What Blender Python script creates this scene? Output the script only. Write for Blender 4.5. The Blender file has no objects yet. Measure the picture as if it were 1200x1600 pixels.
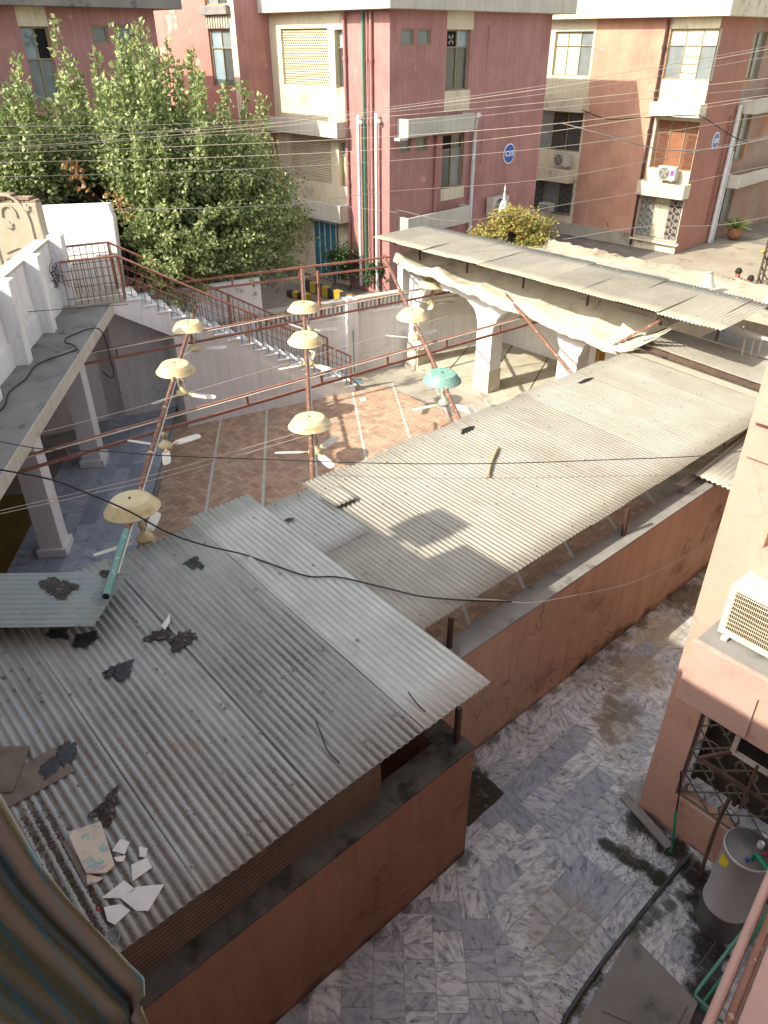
import bpy, bmesh, math, random
import numpy as np
from mathutils import Vector, Matrix, noise as mnoise
R = math.radians
rnd = random.Random(7)
C = bpy.context.scene.collection
scene = bpy.context.scene

# ---------------------------------------------------------------- camera
FPX = 1151.7; PITCH = R(32.70); ROLL = R(-0.18); AZ = R(48.57); CH = 8.0
F0 = np.array([0, math.cos(PITCH), -math.sin(PITCH)]); R0 = np.array([1, 0, 0.]); U0 = np.cross(R0, F0)
R1 = math.cos(ROLL) * R0 + math.sin(ROLL) * U0; U1 = -math.sin(ROLL) * R0 + math.cos(ROLL) * U0
MW = np.array([[math.cos(AZ), -math.sin(AZ), 0], [math.sin(AZ), math.cos(AZ), 0], [0, 0, 1.]])
cF, cR, cU = MW @ F0, MW @ R1, MW @ U1
CP = np.array([0, 0, CH])
cam = bpy.data.cameras.new('camera'); camo = bpy.data.objects.new('camera', cam); C.objects.link(camo)
cam.sensor_fit = 'VERTICAL'; cam.sensor_height = 36; cam.sensor_width = 27; cam.lens = 36 * FPX / 1600
cam.clip_start = 0.05; cam.clip_end = 600
camo.matrix_world = Matrix(((cR[0], cU[0], -cF[0], 0), (cR[1], cU[1], -cF[1], 0), (cR[2], cU[2], -cF[2], CH), (0, 0, 0, 1)))
scene.camera = camo

# ---------------------------------------------------------------- light
SUNV = Vector((.20, 1.0, -.78)).normalized()          # direction the light travels
w = bpy.data.worlds.new('World'); scene.world = w; w.use_nodes = True
nt = w.node_tree; bg = nt.nodes['Background']; sky = nt.nodes.new('ShaderNodeTexSky'); sky.sky_type = 'NISHITA'
sky.sun_disc = False; sky.sun_elevation = math.asin(-SUNV.z); sky.sun_rotation = math.atan2(-SUNV.x, -SUNV.y)
sky.dust_density = 3.0; sky.air_density = 1.2
hz = nt.nodes.new('ShaderNodeHueSaturation'); hz.inputs['Saturation'].default_value = .5; nt.links.new(sky.outputs[0], hz.inputs['Color']); nt.links.new(hz.outputs[0], bg.inputs[0]); bg.inputs[1].default_value = 0.15
sl = bpy.data.lights.new('sun', 'SUN'); sl.energy = 3.5; sl.angle = R(0.5); sl.color = (1, .93, .81)
so = bpy.data.objects.new('sun', sl); C.objects.link(so)
so.rotation_euler = SUNV.to_track_quat('-Z', 'Y').to_euler(); so.location = (0, -20, 30)
scene.view_settings.view_transform = 'Standard'; scene.view_settings.look = 'None'
scene.view_settings.exposure = 1.22; scene.view_settings.gamma = 1

# ---------------------------------------------------------------- survey helpers: sight line of a measured point met with a known plane
def ray(u, v): return cF + (u - 600) / FPX * cR - (v - 800) / FPX * cU
def atZ(u, v, z=0.0): d = ray(u, v); return Vector(CP + (z - CH) / d[2] * d)
def atX(u, v, x): d = ray(u, v); return Vector(CP + x / d[0] * d)
def atY(u, v, y): d = ray(u, v); return Vector(CP + y / d[1] * d)
def atD(u, v, t): d = ray(u, v); return Vector(CP + d / math.hypot(d[0], d[1]) * t)
def atP(u, v, p, n):
    d = Vector(ray(u, v)); n = Vector(n); c = Vector(CP); return c + d * (n.dot(Vector(p) - c) / n.dot(d))

# ---------------------------------------------------------------- materials
def lin(c):
    if isinstance(c, str):
        c = [int(c[i:i+2], 16) / 255 for i in (0, 2, 4)]
        c = [x / 12.92 if x < .04045 else ((x + .055) / 1.055) ** 2.4 for x in c]
    return (*c[:3], 1)
def mk(name, base, var=None, scale=3, rough=.8, metal=0, bump=0, bscale=40, spots=None, streak=None, detail=6, rand=0, spec=.4, coord='Object', island=0, foot=None, cracks=0):
    """base colour, var = second colour mixed by noise; spots = [(colour, scale, lo, hi)]; streak = (colour, amount) vertical rain marks"""
    m = bpy.data.materials.new(name); m.use_nodes = True; t = m.node_tree; N, L = t.nodes, t.links
    b = N['Principled BSDF']; b.inputs['Roughness'].default_value = rough; b.inputs['Metallic'].default_value = metal
    b.inputs['Specular IOR Level'].default_value = spec
    tc = N.new('ShaderNodeTexCoord'); P = tc.outputs[coord]
    def noise(sc, det=detail, vec=None, ro=.6):
        n = N.new('ShaderNodeTexNoise'); n.inputs['Scale'].default_value = sc; n.inputs['Detail'].default_value = det
        n.inputs['Roughness'].default_value = ro; L.new(vec or P, n.inputs['Vector']); return n.outputs['Fac']
    def ramp(f, lo, hi):
        r = N.new('ShaderNodeMapRange'); r.inputs[1].default_value = lo; r.inputs[2].default_value = hi; L.new(f, r.inputs[0]); return r.outputs[0]
    def mix(f, a, c, mode='MIX'):
        x = N.new('ShaderNodeMix'); x.data_type = 'RGBA'; x.blend_type = mode
        if isinstance(f, (int, float)): x.inputs[0].default_value = f
        else: L.new(f, x.inputs[0])
        for i, q in ((6, a), (7, c)):
            if isinstance(q, tuple): x.inputs[i].default_value = q
            else: L.new(q, x.inputs[i])
        return x.outputs[2]
    col = lin(base)
    if var is not None: col = mix(ramp(noise(scale), .3, .7), col, lin(var))
    if streak:
        mp = N.new('ShaderNodeMapping'); mp.inputs['Scale'].default_value = (9, 9, .7); L.new(P, mp.inputs[0])
        f = ramp(noise(1, 5, mp.outputs[0]), .48, .75)
        mm = N.new('ShaderNodeMath'); mm.operation = 'MULTIPLY'; mm.inputs[1].default_value = streak[1]; L.new(f, mm.inputs[0])
        col = mix(mm.outputs[0], col, lin(streak[0]))
    for s in spots or []:
        col = mix(ramp(noise(s[1], 8), s[2], s[3]), col, lin(s[0]))
    if cracks:
        vo = N.new('ShaderNodeTexVoronoi'); vo.feature = 'DISTANCE_TO_EDGE'; vo.inputs['Scale'].default_value = 1.3
        wn = N.new('ShaderNodeTexNoise'); wn.inputs['Scale'].default_value = 3; wn.inputs['Detail'].default_value = 8; L.new(P, wn.inputs['Vector'])
        wm = N.new('ShaderNodeMix'); wm.data_type = 'RGBA'; wm.blend_type = 'ADD'; wm.inputs[0].default_value = .55; L.new(P, wm.inputs[6]); L.new(wn.outputs['Color'], wm.inputs[7]); L.new(wm.outputs[2], vo.inputs['Vector'])
        cm1 = N.new('ShaderNodeMath'); cm1.operation = 'MULTIPLY'; L.new(ramp(vo.outputs['Distance'], .012, .003), cm1.inputs[0]); L.new(ramp(noise(.9, 3), .48, .60), cm1.inputs[1])
        cm2 = N.new('ShaderNodeMath'); cm2.operation = 'MULTIPLY'; L.new(cm1.outputs[0], cm2.inputs[0]); cm2.inputs[1].default_value = cracks
        col = mix(cm2.outputs[0], col, lin('4a3d34'))
    if foot:                           # (colour, height): splash and damp stains rising from the ground
        sz = N.new('ShaderNodeSeparateXYZ'); L.new(P, sz.inputs[0]); fm = N.new('ShaderNodeMath'); fm.operation = 'MULTIPLY_ADD'; L.new(noise(2.6, 8), fm.inputs[0]); fm.inputs[1].default_value = foot[1] * 2.4; fm.inputs[2].default_value = -foot[1] * .75
        fs = N.new('ShaderNodeMath'); fs.operation = 'SUBTRACT'; L.new(fm.outputs[0], fs.inputs[0]); L.new(sz.outputs[2], fs.inputs[1])
        col = mix(ramp(fs.outputs[0], -.03, foot[1]*.6), col, lin(foot[0]))
    if rand or island:
        hs = N.new('ShaderNodeHueSaturation')
        if island:
            g = N.new('ShaderNodeNewGeometry'); src = g.outputs['Random Per Island']
        else:
            g = N.new('ShaderNodeObjectInfo'); src = g.outputs['Random']
        r = N.new('ShaderNodeMapRange'); k = max(rand, island); r.inputs[3].default_value = 1 - k; r.inputs[4].default_value = 1 + k
        L.new(src, r.inputs[0]); L.new(r.outputs[0], hs.inputs['Value'])
        if isinstance(col, tuple): hs.inputs['Color'].default_value = col
        else: L.new(col, hs.inputs['Color'])
        col = hs.outputs[0]
    if isinstance(col, tuple): b.inputs['Base Color'].default_value = col
    else: L.new(col, b.inputs['Base Color'])
    if bump:
        bp = N.new('ShaderNodeBump'); bp.inputs['Strength'].default_value = bump; bp.inputs['Distance'].default_value = .02
        L.new(noise(bscale, 8), bp.inputs['Height']); L.new(bp.outputs[0], b.inputs['Normal'])
    m['h'] = 1
    return m

# roof steel: valley dirt follows the corrugation (rib = coordinate across the ribs, in object space)
def steel(name, base, var, dirt, dirtlo, dirthi, axis='Y', pitch=.076, phase=0.0, rough=.5, metal=.35, grad=None):
    m = bpy.data.materials.new(name); m.use_nodes = True; t = m.node_tree; N, L = t.nodes, t.links; b = N['Principled BSDF']
    b.inputs['Roughness'].default_value = rough; b.inputs['Metallic'].default_value = metal
    tc = N.new('ShaderNodeTexCoord'); P = tc.outputs['Object']
    def noise(sc, det=6, vec=None):
        n = N.new('ShaderNodeTexNoise'); n.inputs['Scale'].default_value = sc; n.inputs['Detail'].default_value = det; L.new(vec or P, n.inputs['Vector']); return n.outputs['Fac']
    def M(op, a, c=None, d=None):
        x = N.new('ShaderNodeMath'); x.operation = op
        for i, q in enumerate((a, c, d)):
            if q is None: continue
            if isinstance(q, (int, float)): x.inputs[i].default_value = q
            else: L.new(q, x.inputs[i])
        return x.outputs[0]
    def ramp(f, lo, hi, a=0, c=1):
        r = N.new('ShaderNodeMapRange'); r.inputs[1].default_value = lo; r.inputs[2].default_value = hi; r.inputs[3].default_value = a; r.inputs[4].default_value = c; L.new(f, r.inputs[0]); return r.outputs[0]
    def mix(f, a, c):
        x = N.new('ShaderNodeMix'); x.data_type = 'RGBA'
        if isinstance(f, (int, float)): x.inputs[0].default_value = f
        else: L.new(f, x.inputs[0])
        for i, q in ((6, a), (7, c)):
            if isinstance(q, tuple): x.inputs[i].default_value = q
            else: L.new(q, x.inputs[i])
        return x.outputs[2]
    uv = N.new('ShaderNodeUVMap'); sx = N.new('ShaderNodeSeparateXYZ'); L.new(uv.outputs[0], sx.inputs[0])
    wave = M('SINE', M('MULTIPLY', sx.outputs[1], 2 * math.pi))        # uv.y counts corrugations; -1 = valley
    col = mix(ramp(noise(1.3), .3, .7), lin(base), lin(var))
    mp = N.new('ShaderNodeMapping'); mp.inputs['Scale'].default_value = (.7, 9, 1) if axis == 'Y' else (9, .7, 1); L.new(P, mp.inputs[0])
    st = noise(1.2, 6, mp.outputs[0])
    col = mix(ramp(st, .45, .8, 0, .35), col, lin(dirt))
    big = noise(.9, 5)
    amt = ramp(big, dirtlo, dirthi)
    if grad:                                                           # (coord index, from, to): where dirt has gathered
        s2 = N.new('ShaderNodeSeparateXYZ'); L.new(P, s2.inputs[0])
        amt = M('MINIMUM', 1.0, M('MULTIPLY', amt, ramp(s2.outputs[grad[0]], grad[1], grad[2])))
    fine = noise(38, 4)
    vm = ramp(M('ADD', wave, ramp(fine, .3, .7, -.5, .5)), .15, -.55)
    col = mix(M('MULTIPLY', M('MULTIPLY', vm, amt), M('ADD', .35, M('MULTIPLY', st, .9))), col, lin(dirt))
    sp = ramp(noise(55, 3), .66, .72)
    col = mix(M('MULTIPLY', sp, M('MULTIPLY', amt, .8)), col, lin('3a332b'))
    col = mix(M('MULTIPLY', ramp(noise(1.7, 8), .66, .72), ramp(st, .4, .7, .1, .7)), col, lin('8a6a50'))
    ob = N.new('ShaderNodeObjectInfo'); hs = N.new('ShaderNodeHueSaturation'); L.new(ramp(ob.outputs['Random'], 0, 1, .88, 1.07), hs.inputs['Value']); L.new(col, hs.inputs['Color'])
    L.new(hs.outputs[0], b.inputs['Base Color'])
    L.new(ramp(noise(6), .3, .7, rough - .08, rough + .18), b.inputs['Roughness'])
    return m

def marble(name, cols, tile_rot=True, vein=3.0, moss=True, stains=()):
    m = bpy.data.materials.new(name); m.use_nodes = True; t = m.node_tree; N, L = t.nodes, t.links; b = N['Principled BSDF']
    b.inputs['Roughness'].default_value = .42
    tc = N.new('ShaderNodeTexCoord'); P = tc.outputs['Object']; g = N.new('ShaderNodeNewGeometry'); rp = g.outputs['Random Per Island']
    def M(op, a, c=None):
        x = N.new('ShaderNodeMath'); x.operation = op
        for i, q in enumerate((a, c)):
            if q is None: continue
            if isinstance(q, (int, float)): x.inputs[i].default_value = q
            else: L.new(q, x.inputs[i])
        return x.outputs[0]
    def ramp(f, lo, hi, a=0, c=1):
        r = N.new('ShaderNodeMapRange'); r.inputs[1].default_value = lo; r.inputs[2].default_value = hi; r.inputs[3].default_value = a; r.inputs[4].default_value = c; L.new(f, r.inputs[0]); return r.outputs[0]
    def mix(f, a, c, mode='MIX'):
        x = N.new('ShaderNodeMix'); x.data_type = 'RGBA'; x.blend_type = mode
        if isinstance(f, (int, float)): x.inputs[0].default_value = f
        else: L.new(f, x.inputs[0])
        for i, q in ((6, a), (7, c)):
            if isinstance(q, tuple): x.inputs[i].default_value = q
            else: L.new(q, x.inputs[i])
        return x.outputs[2]
    vr = N.new('ShaderNodeVectorRotate'); vr.rotation_type = 'Z_AXIS'; L.new(P, vr.inputs['Vector']); L.new(M('MULTIPLY', rp, 40.0), vr.inputs['Angle'])
    cb = N.new('ShaderNodeCombineXYZ'); L.new(M('MULTIPLY', rp, 91.0), cb.inputs[2]); L.new(M('MULTIPLY', rp, 37.0), cb.inputs[0])
    ad = N.new('ShaderNodeVectorMath'); ad.operation = 'ADD'; L.new(vr.outputs[0], ad.inputs[0]); L.new(cb.outputs[0], ad.inputs[1])
    mp = N.new('ShaderNodeMapping'); mp.inputs['Scale'].default_value = (1, 2.6, 1); L.new(ad.outputs[0], mp.inputs[0])
    n1 = N.new('ShaderNodeTexNoise'); n1.inputs['Scale'].default_value = vein; n1.inputs['Detail'].default_value = 9; n1.inputs['Roughness'].default_value = .68; n1.inputs['Distortion'].default_value = .7; L.new(mp.outputs[0], n1.inputs['Vector'])
    n2 = N.new('ShaderNodeTexNoise'); n2.inputs['Scale'].default_value = 1.1; n2.inputs['Detail'].default_value = 8; n2.inputs['Roughness'].default_value = .65; L.new(P, n2.inputs['Vector'])
    n3 = N.new('ShaderNodeTexNoise'); n3.inputs['Scale'].default_value = 14; n3.inputs['Detail'].default_value = 6; L.new(P, n3.inputs['Vector'])
    frac = M('FRACT', M('MULTIPLY', rp, 17.3))
    dark = ramp(frac, .30, 1.0, 0, .85)
    base = mix(dark, lin(cols[0]), lin(cols[1]))
    col = mix(ramp(n1.outputs['Fac'], .44, .64), base, lin(cols[2]))
    col = mix(ramp(n1.outputs['Fac'], .60, .72, 0, .7), col, lin(cols[3]))
    if moss:
        col = mix(ramp(n2.outputs['Fac'], .53, .72, 0, .75), col, lin(cols[4]))
        col = mix(M('MULTIPLY', ramp(n2.outputs['Fac'], .5, .66), ramp(n3.outputs['Fac'], .56, .66)), col, lin('4a4030'))
        col = mix(ramp(n3.outputs['Fac'], .64, .72, 0, .7), col, lin('5b5b58'))
    if stains:
        n4 = N.new('ShaderNodeTexNoise'); n4.inputs['Scale'].default_value = 5; n4.inputs['Detail'].default_value = 9; n4.inputs['Roughness'].default_value = .7; L.new(P, n4.inputs['Vector'])
        groups = {}
        for (x, y, r, c, amt) in stains: groups.setdefault((c, amt), []).append((x, y, r))
        for (c, amt), pts in groups.items():
            acc = None
            for x, y, r in pts:
                di = N.new('ShaderNodeVectorMath'); di.operation = 'DISTANCE'; di.inputs[1].default_value = (x, y, .01); L.new(P, di.inputs[0])
                v = M('SUBTRACT', 1.0, M('DIVIDE', di.outputs['Value'], r)); acc = v if acc is None else M('MAXIMUM', acc, v)
            f = ramp(M('ADD', acc, M('MULTIPLY', M('SUBTRACT', n4.outputs['Fac'], .5), 2.6)), -.05, .45, 0, amt)
            col = mix(f, col, lin(c))
    L.new(col, b.inputs['Base Color'])
    L.new(ramp(n3.outputs['Fac'], .3, .7, .35, .65), b.inputs['Roughness'])
    return m

MT = {}
MT['pinkA'] = mk('rose_plaster', 'ad7f79', '9b706a', 1.6, .9, bump=.55, bscale=16, streak=('c0948a', .55), spots=[('8f6560', .5, .5, .75), ('b9988a', 2.2, .64, .70), ('8c8078', .45, .66, .70)])
MT['pinkR'] = mk('red_plaster', 'c0937a', 'b0836c', 1.4, .9, bump=.55, bscale=18, streak=('c79c86', .6), spots=[('9a6f5f', .5, .5, .75), ('7d5f52', 1.6, .66, .74), ('b7a596', 1.0, .68, .71)])
MT['creamw'] = mk('cream_plaster', 'd6cdb4', 'c8bda0', 1.2, .85, bump=.25, bscale=20, streak=('a1957c', .45), spots=[('9a9385', 1.6, .58, .68), ('7c766c', .7, .66, .72)])
MT['slabc'] = mk('weathered_cream_slab', 'c6c2b3', 'b2aea1', .9, .9, bump=.3, bscale=12, streak=('7f7a70', .4), spots=[('6e6a63', 1.7, .66, .74)])
MT['conc'] = mk('grey_concrete', '8d8a82', '74726c', 1.5, .9, bump=.35, bscale=25, spots=[('57544e', 3, .58, .7)])
MT['conclight'] = mk('pale_concrete', 'b0aa9a', '98927f', .8, .92, bump=.3, bscale=18, spots=[('7b7566', 1.1, .55, .7)])
MT['white'] = mk('whitewash', 'e8e8e6', 'dcdcda', 1.3, .8, bump=.15, bscale=18, streak=('b0aba0', .35), spots=[('b4b2ac', 3.1, .68, .76)], cracks=.35)
MT['whiteclean'] = mk('fresh_whitewash', 'e4e4e2', 'd6d6d4', 2, .75, bump=.1, bscale=18, streak=('b4b2ac', .2))
MT['beige'] = mk('beige_relief_plaster', 'b9b09b', 'aca28b', 2, .85, bump=.2, bscale=25, streak=('8c7f67', .3))
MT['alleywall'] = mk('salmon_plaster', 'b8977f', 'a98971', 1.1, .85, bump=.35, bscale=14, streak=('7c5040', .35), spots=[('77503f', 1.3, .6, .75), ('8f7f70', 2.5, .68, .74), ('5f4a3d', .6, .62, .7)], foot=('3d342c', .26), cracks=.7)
MT['nearwall'] = mk('shaded_salmon_plaster', '967059', '87634d', 1.1, .85, bump=.35, bscale=14, streak=('6b4435', .35), spots=[('6a4435', 1.3, .6, .75), ('a08070', 2.4, .70, .74)], foot=('2f2822', .2), cracks=.6)  # same salmon paint as the long wall, with the near shade darkened into it
MT['peach'] = mk('peach_plaster', 'bf9a88', 'b48e7c', 1.4, .82, bump=.25, bscale=22, streak=('b08271', .25), spots=[('a3766a', 2.0, .64, .74), ('e6d9bd', 1.7, .70, .715)], foot=('4d4138', .16), cracks=.4)
MT['peachdusty'] = mk('dusty_peach_plaster', 'b8988a', 'aa8b7d', 2, .85, bump=.35, bscale=45, spots=[('9b8377', 6, .58, .68)])
MT['rust'] = mk('rust_red_paint', 'a0705d', '855747', 9, .6, bump=.25, bscale=70, spots=[('b58a72', 22, .60, .68)])
MT['rustpole'] = mk('worn_rusty_pole', '86614f', '6f4a3b', 7, .6, metal=.1, bump=.25, bscale=70, spots=[('b6a08c', 14, .55, .66)])
MT['tealpaint'] = mk('worn_teal_paint', '6f9c8e', '5d8a80', 8, .6, bump=.2, bscale=60, spots=[('a7b5a3', 16, .58, .66), ('7a5a47', 11, .68, .74)])
MT['fancream'] = mk('cream_enamel', 'd3c398', 'c8b68a', 3, .5, rand=.07, bump=.08, bscale=30, spots=[('b49c6c', 5, .55, .72), ('8f7a56', 13, .66, .74)])
MT['fanteal'] = mk('patinated_teal_enamel', '7fa597', '5f8c80', 14, .6, bump=.15, bscale=40, spots=[('b4a98c', 10, .58, .68)])
MT['bladew'] = mk('dusty_white_blade', 'dedacb', 'cfc8b4', 5, .45, spots=[('9c9484', 11, .64, .74)])
MT['pvc'] = mk('white_pvc', 'd8d4c8', 'c6c0b0', 4, .45)
MT['whitepipe'] = mk('white_drain_pipe', 'd5d6d4', 'bfc0bd', 4, .5)
MT['greenpipe'] = mk('green_plastic_pipe', '1f8a63', '17714f', 5, .4)
MT['pipegrey'] = mk('dark_grey_pipe', '3c3f40', '4d4f4d', 6, .55, spots=[('6a675c', 12, .6, .68)])
MT['fadedgreen'] = mk('faded_green_pipe', '5b8f7e', '3f7565', 5, .5, spots=[('9a9a80', 14, .62, .7)])
MT['black'] = mk('black_rubber', '1c1c1d', '2a2a2a', 9, .6)
MT['blackbag'] = mk('black_plastic_film', '23272a', '32312e', 9, .35, bump=.5, bscale=30)
MT['dirtbag'] = mk('dirty_decayed_rag', '4b4640', '2f2b27', 9, .9, bump=.8, bscale=50, spots=[('7b7368', 24, .58, .66)])
MT['wood'] = mk('weathered_board', '7a6f62', '5f564b', 6, .9, bump=.4, bscale=40)
MT['woodlight'] = mk('dry_branch_wood', 'b3a384', '9a8867', 9, .8)
MT['tilewhite'] = mk('white_glazed_tile', 'd2cfc6', 'c0bdb4', 6, .3, spots=[('8d8880', 12, .66, .72)])
MT['tileback'] = mk('paint_splashed_tile', 'c5baa6', 'b5a893', 6, .7, bump=.4, bscale=30, spots=[('7fa69c', 14, .56, .62), ('a68f94', 10, .6, .68)])
MT['stone'] = mk('grey_pebble', '99948a', '6c6860', 6, .9, rand=.3, bump=.5)
MT['grit'] = mk('dark_roof_grit', '4f473c', '6b6256', 30, .95, island=.4)
MT['glassdark'] = mk('dusty_dark_glass', '3a3f40', '4b4f4c', 3, .25, spec=.6)
MT['glassgrey'] = mk('frosted_grey_glass', '7d8584', '6a706c', 3, .35, spec=.6, bump=.1, bscale=60)
MT['glassblue'] = mk('pale_window_film', '8fa3a8', '7d9095', 3, .3, spec=.6)
MT['frame'] = mk('beige_window_frame', '9c9070', '867b5e', 6, .7)
MT['boardcream'] = mk('cream_board_panel', 'd3c8ac', 'c6ba9c', 3, .7)
MT['woodorange'] = mk('orange_wood_shutter', '8f6044', '7d5038', 5, .65)
MT['darkint'] = mk('dark_opening', '1d1b19', '151412', 3, .9)
MT['acwhite'] = mk('aged_white_metal', 'c4beb2', 'b4ac9e', 4, .5, spots=[('9a9183', 9, .6, .72)])
MT['acgrille'] = mk('beige_wire_grille', 'd2c7ad', 'c0b497', 8, .5)
MT['bluesign'] = mk('blue_enamel_sign', '2558a8', '1f4d97', 4, .4)
MT['signwhite'] = mk('sign_white', 'e8ecf0', None, 1, .5)
MT['cloth'] = mk('dusty_cream_cloth', 'c3bca8', 'b3ab96', 3, .95, bump=.2, bscale=60, spots=[('9f947c', 3, .58, .7)])
MT['asphalt'] = mk('dusty_asphalt', '7b7469', '6a645b', 1.0, .95, bump=.3, bscale=60, spots=[('908674', .6, .5, .65)])
MT['dust'] = mk('dusty_ground', '9c927e', '877d6b', .5, .95, bump=.3, bscale=30, spots=[('6f6656', 1.3, .58, .7)])
MT['brick'] = mk('red_paving_brick', 'bb9c84', 'a8886f', 4, .88, island=.2, bump=.4, bscale=60, spots=[('ad9a86', .8, .48, .66)])
MT['mortar'] = mk('cement_joint', '8f877b', '7d766c', 3, .95)
MT['cement'] = mk('worn_cement_floor', 'aaa497', '968f80', .9, .9, bump=.3, bscale=25, spots=[('7d7463', 1.4, .55, .68)])
MT['strip'] = mk('white_marble_strip', 'c9c5b8', 'b5b0a2', 4, .6)
MT['carpet'] = mk('olive_carpet', '6e5a22', '5d4c1c', 2, .98, bump=.3, bscale=80)
MT['tilefloor'] = mk('cream_floor_tile', 'c6beab', 'b6ad98', 1.0, .6, island=.08, spots=[('9c8f70', .9, .55, .7)])
MT['bark'] = mk('grey_bark', '5d4f40', '44392e', 8, .95, bump=.8, bscale=25)
MT['hatdark'] = mk('black_hair', '15120f', '1f1a16', 20, .7)
MT['skin'] = mk('brown_skin', '8a5a3e', None, 1, .6)
MT['shirt'] = mk('pale_shirt', 'b8a89a', 'a8988a', 8, .9)
MT['shirtdark'] = mk('dark_shirt', '3b3f4a', '30333d', 8, .9)
MT['yellow'] = mk('yellow_paint', 'b99b3a', 'a58727', 6, .7, spots=[('6f6350', 9, .6, .7)])
MT['blackpaint'] = mk('black_kerb_paint', '2c2b2a', '3b3a37', 6, .8)
MT['moss'] = mk('wet_moss', '20200f', '34331a', 9, .8, bump=.8, bscale=50)
MT['wet'] = mk('wet_muddy_patch', '7a6b4e', '5f5339', 3, .4, spots=[('8f8a7c', 7, .55, .62)])
MT['damp'] = mk('damp_dark_soil', '2b2820', '46402f', 7, .8, bump=.9, bscale=30, spots=[('6f6f64', 9, .60, .66)])
MT['gsteel'] = mk('dull_grey_tank', 'b9b7b2', 'a9a7a2', 3, .4, metal=.3, bump=.08, bscale=50)
MT['gtop'] = mk('dark_tank_lid', '6b6865', '5a5754', 5, .5, metal=.3)
MT['ironbar'] = mk('rusty_iron', '5d4638', '43352c', 9, .7, spots=[('4f7a6c', 14, .66, .7)])
MT['grillgrey'] = mk('grey_painted_ironwork', '6f6d62', '5c5a50', 9, .7)
MT['mesh'] = mk('grey_brown_shutter', '4a443c', '3b3630', 5, .8)
MT['aluminium'] = mk('silver_horn_metal', 'b9b8b0', 'a5a49b', 4, .45, metal=.3)
MT['tealdoor'] = mk('painted_blue_green_gate', '2b7284', '1d4f66', 2.5, .6, spots=[('4fa58c', 3, .58, .66)])
MT['pot'] = mk('clay_pot', '8f6247', '7a5139', 5, .9)
MT['cup'] = mk('pale_plastic_cup', '8f9290', '7d807e', 5, .4)
MT['ply'] = mk('yellow_plywood', 'b98d4a', 'a67c3c', 4, .8)
MT['green'] = mk('green_garden_hose', '2e7d5f', None, 1, .5)
MT['bluebag'] = mk('blue_plastic_sheet', '3f7fae', '326a96', 5, .4)
MT['redcap'] = mk('red_plastic', 'a02030', None, 1, .4)
MT['yellowlabel'] = mk('yellow_sticker', 'd2bb1e', None, 1, .5)
MT['bluecap'] = mk('blue_plastic', '2040a0', None, 1, .4)
MT['purple'] = mk('purple_sticker', '8d4a8f', None, 1, .5)
MT['plywire'] = mk('grey_wire', '8f8a80', None, 1, .6)
MT['palewire'] = mk('pale_wire', 'b5a896', None, 1, .6)
MT['darkpost'] = mk('dark_brown_post', '3a2721', '4a3228', 6, .6)
def S_(u, v, r, c, a=.9): q = atZ(u, v, .01); return (q.x, q.y, r, c, a)
STAINS = [S_(745,1215,.2,'23211b'), S_(1000,1280,.28,'3a342b',.8), S_(1050,1325,.2,'1f1d17'), S_(1085,1370,.22,'1f1d17'), S_(1100,1420,.25,'1f1d17'), S_(1105,1480,.25,'1f1d17'), S_(1090,1550,.2,'1f1d17'), S_(1130,1440,.3,'1f1d17'),
    S_(950,1322,.12,'25260f'), S_(975,1335,.14,'25260f'), S_(1005,1352,.14,'25260f'), S_(1035,1375,.12,'25260f'), S_(935,1530,.09,'25260f'), S_(905,1572,.09,'25260f'),
    S_(1068,930,.55,'5f5339',.85), S_(960,1130,.35,'7a6c50',.6), S_(1000,1050,.45,'8a7c5c',.6), S_(975,1110,.3,'55503f',.6), S_(1030,985,.5,'a89468',.5), S_(1000,1235,.3,'6f6a5c',.7), S_(870,1440,.5,'8a826c',.5)]
def path_(pts, r, c, a, n=5):
    for (u0, v0), (u1, v1) in zip(pts, pts[1:]):
        for k in range(n): f = k/n; STAINS.append(S_(u0+(u1-u0)*f, v0+(v1-v0)*f, r, c, a))
path_([(1000,1275),(1045,1318),(1085,1362),(1110,1420),(1112,1490),(1100,1560),(1085,1600)], .20, '1c1a14', .92, 3)
path_([(945,1318),(975,1338),(1010,1356),(1035,1378)], .11, '23240f', .9, 3)
path_([(1065,1400),(1010,1440),(985,1470)], .10, '2a291a', .8, 3)
path_([(935,1520),(905,1560),(880,1600)], .05, '2a3012', .85, 4)
path_([(1000,960),(960,1010),(965,1080),(940,1130),(960,1160)], .16, '6b5a3c', .6, 3)
for _y in np.arange(4.2, 14, .45): STAINS.append((-4.11, float(_y), .12 + .05*math.sin(_y*5), '4a453a', .75))
for _y in np.arange(-.5, 4.2, .45): STAINS.append((-3.19, float(_y), .10 + .04*math.sin(_y*5), '3f3b32', .75))
MT['marbleA'] = marble('grey_white_marble', ('c9c9c5', '8b9097', '777d84', '393d43', '999382'), vein=6.5, stains=STAINS)
MT['marbleB'] = marble('blue_grey_marble', ('b4b9c0', '7f8793', '8d949f', '565e6b', '9a9a94'), vein=2.6, moss=False)
CREAMY = dict(base='b9b2a2', var='aba494', dirt='978b74')
MT['roofcream'] = steel('dusty_cream_steel', 'a09d91', '938f83', '847b66', .35, .75, rough=.55)
MT['roofgrey'] = steel('weathered_grey_steel', 'a5a7a1', '969890', '5a5042', .26, .56, rough=.55, metal=.25, grad=(0, -1.9, .6))
MT['roofnew'] = steel('bright_galvanised_steel', 'b1b2aa', 'a3a49b', '85816f', .45, .8, rough=.42)
MT['roofblue'] = steel('pale_bluish_steel', 'aaaaa2', '9d9d94', '8b8a80', .5, .85, rough=.45)
MT['cansteel'] = steel('dusty_canopy_steel', 'aea897', '9f9987', '948a72', .45, .8, axis='X', rough=.6)
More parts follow.
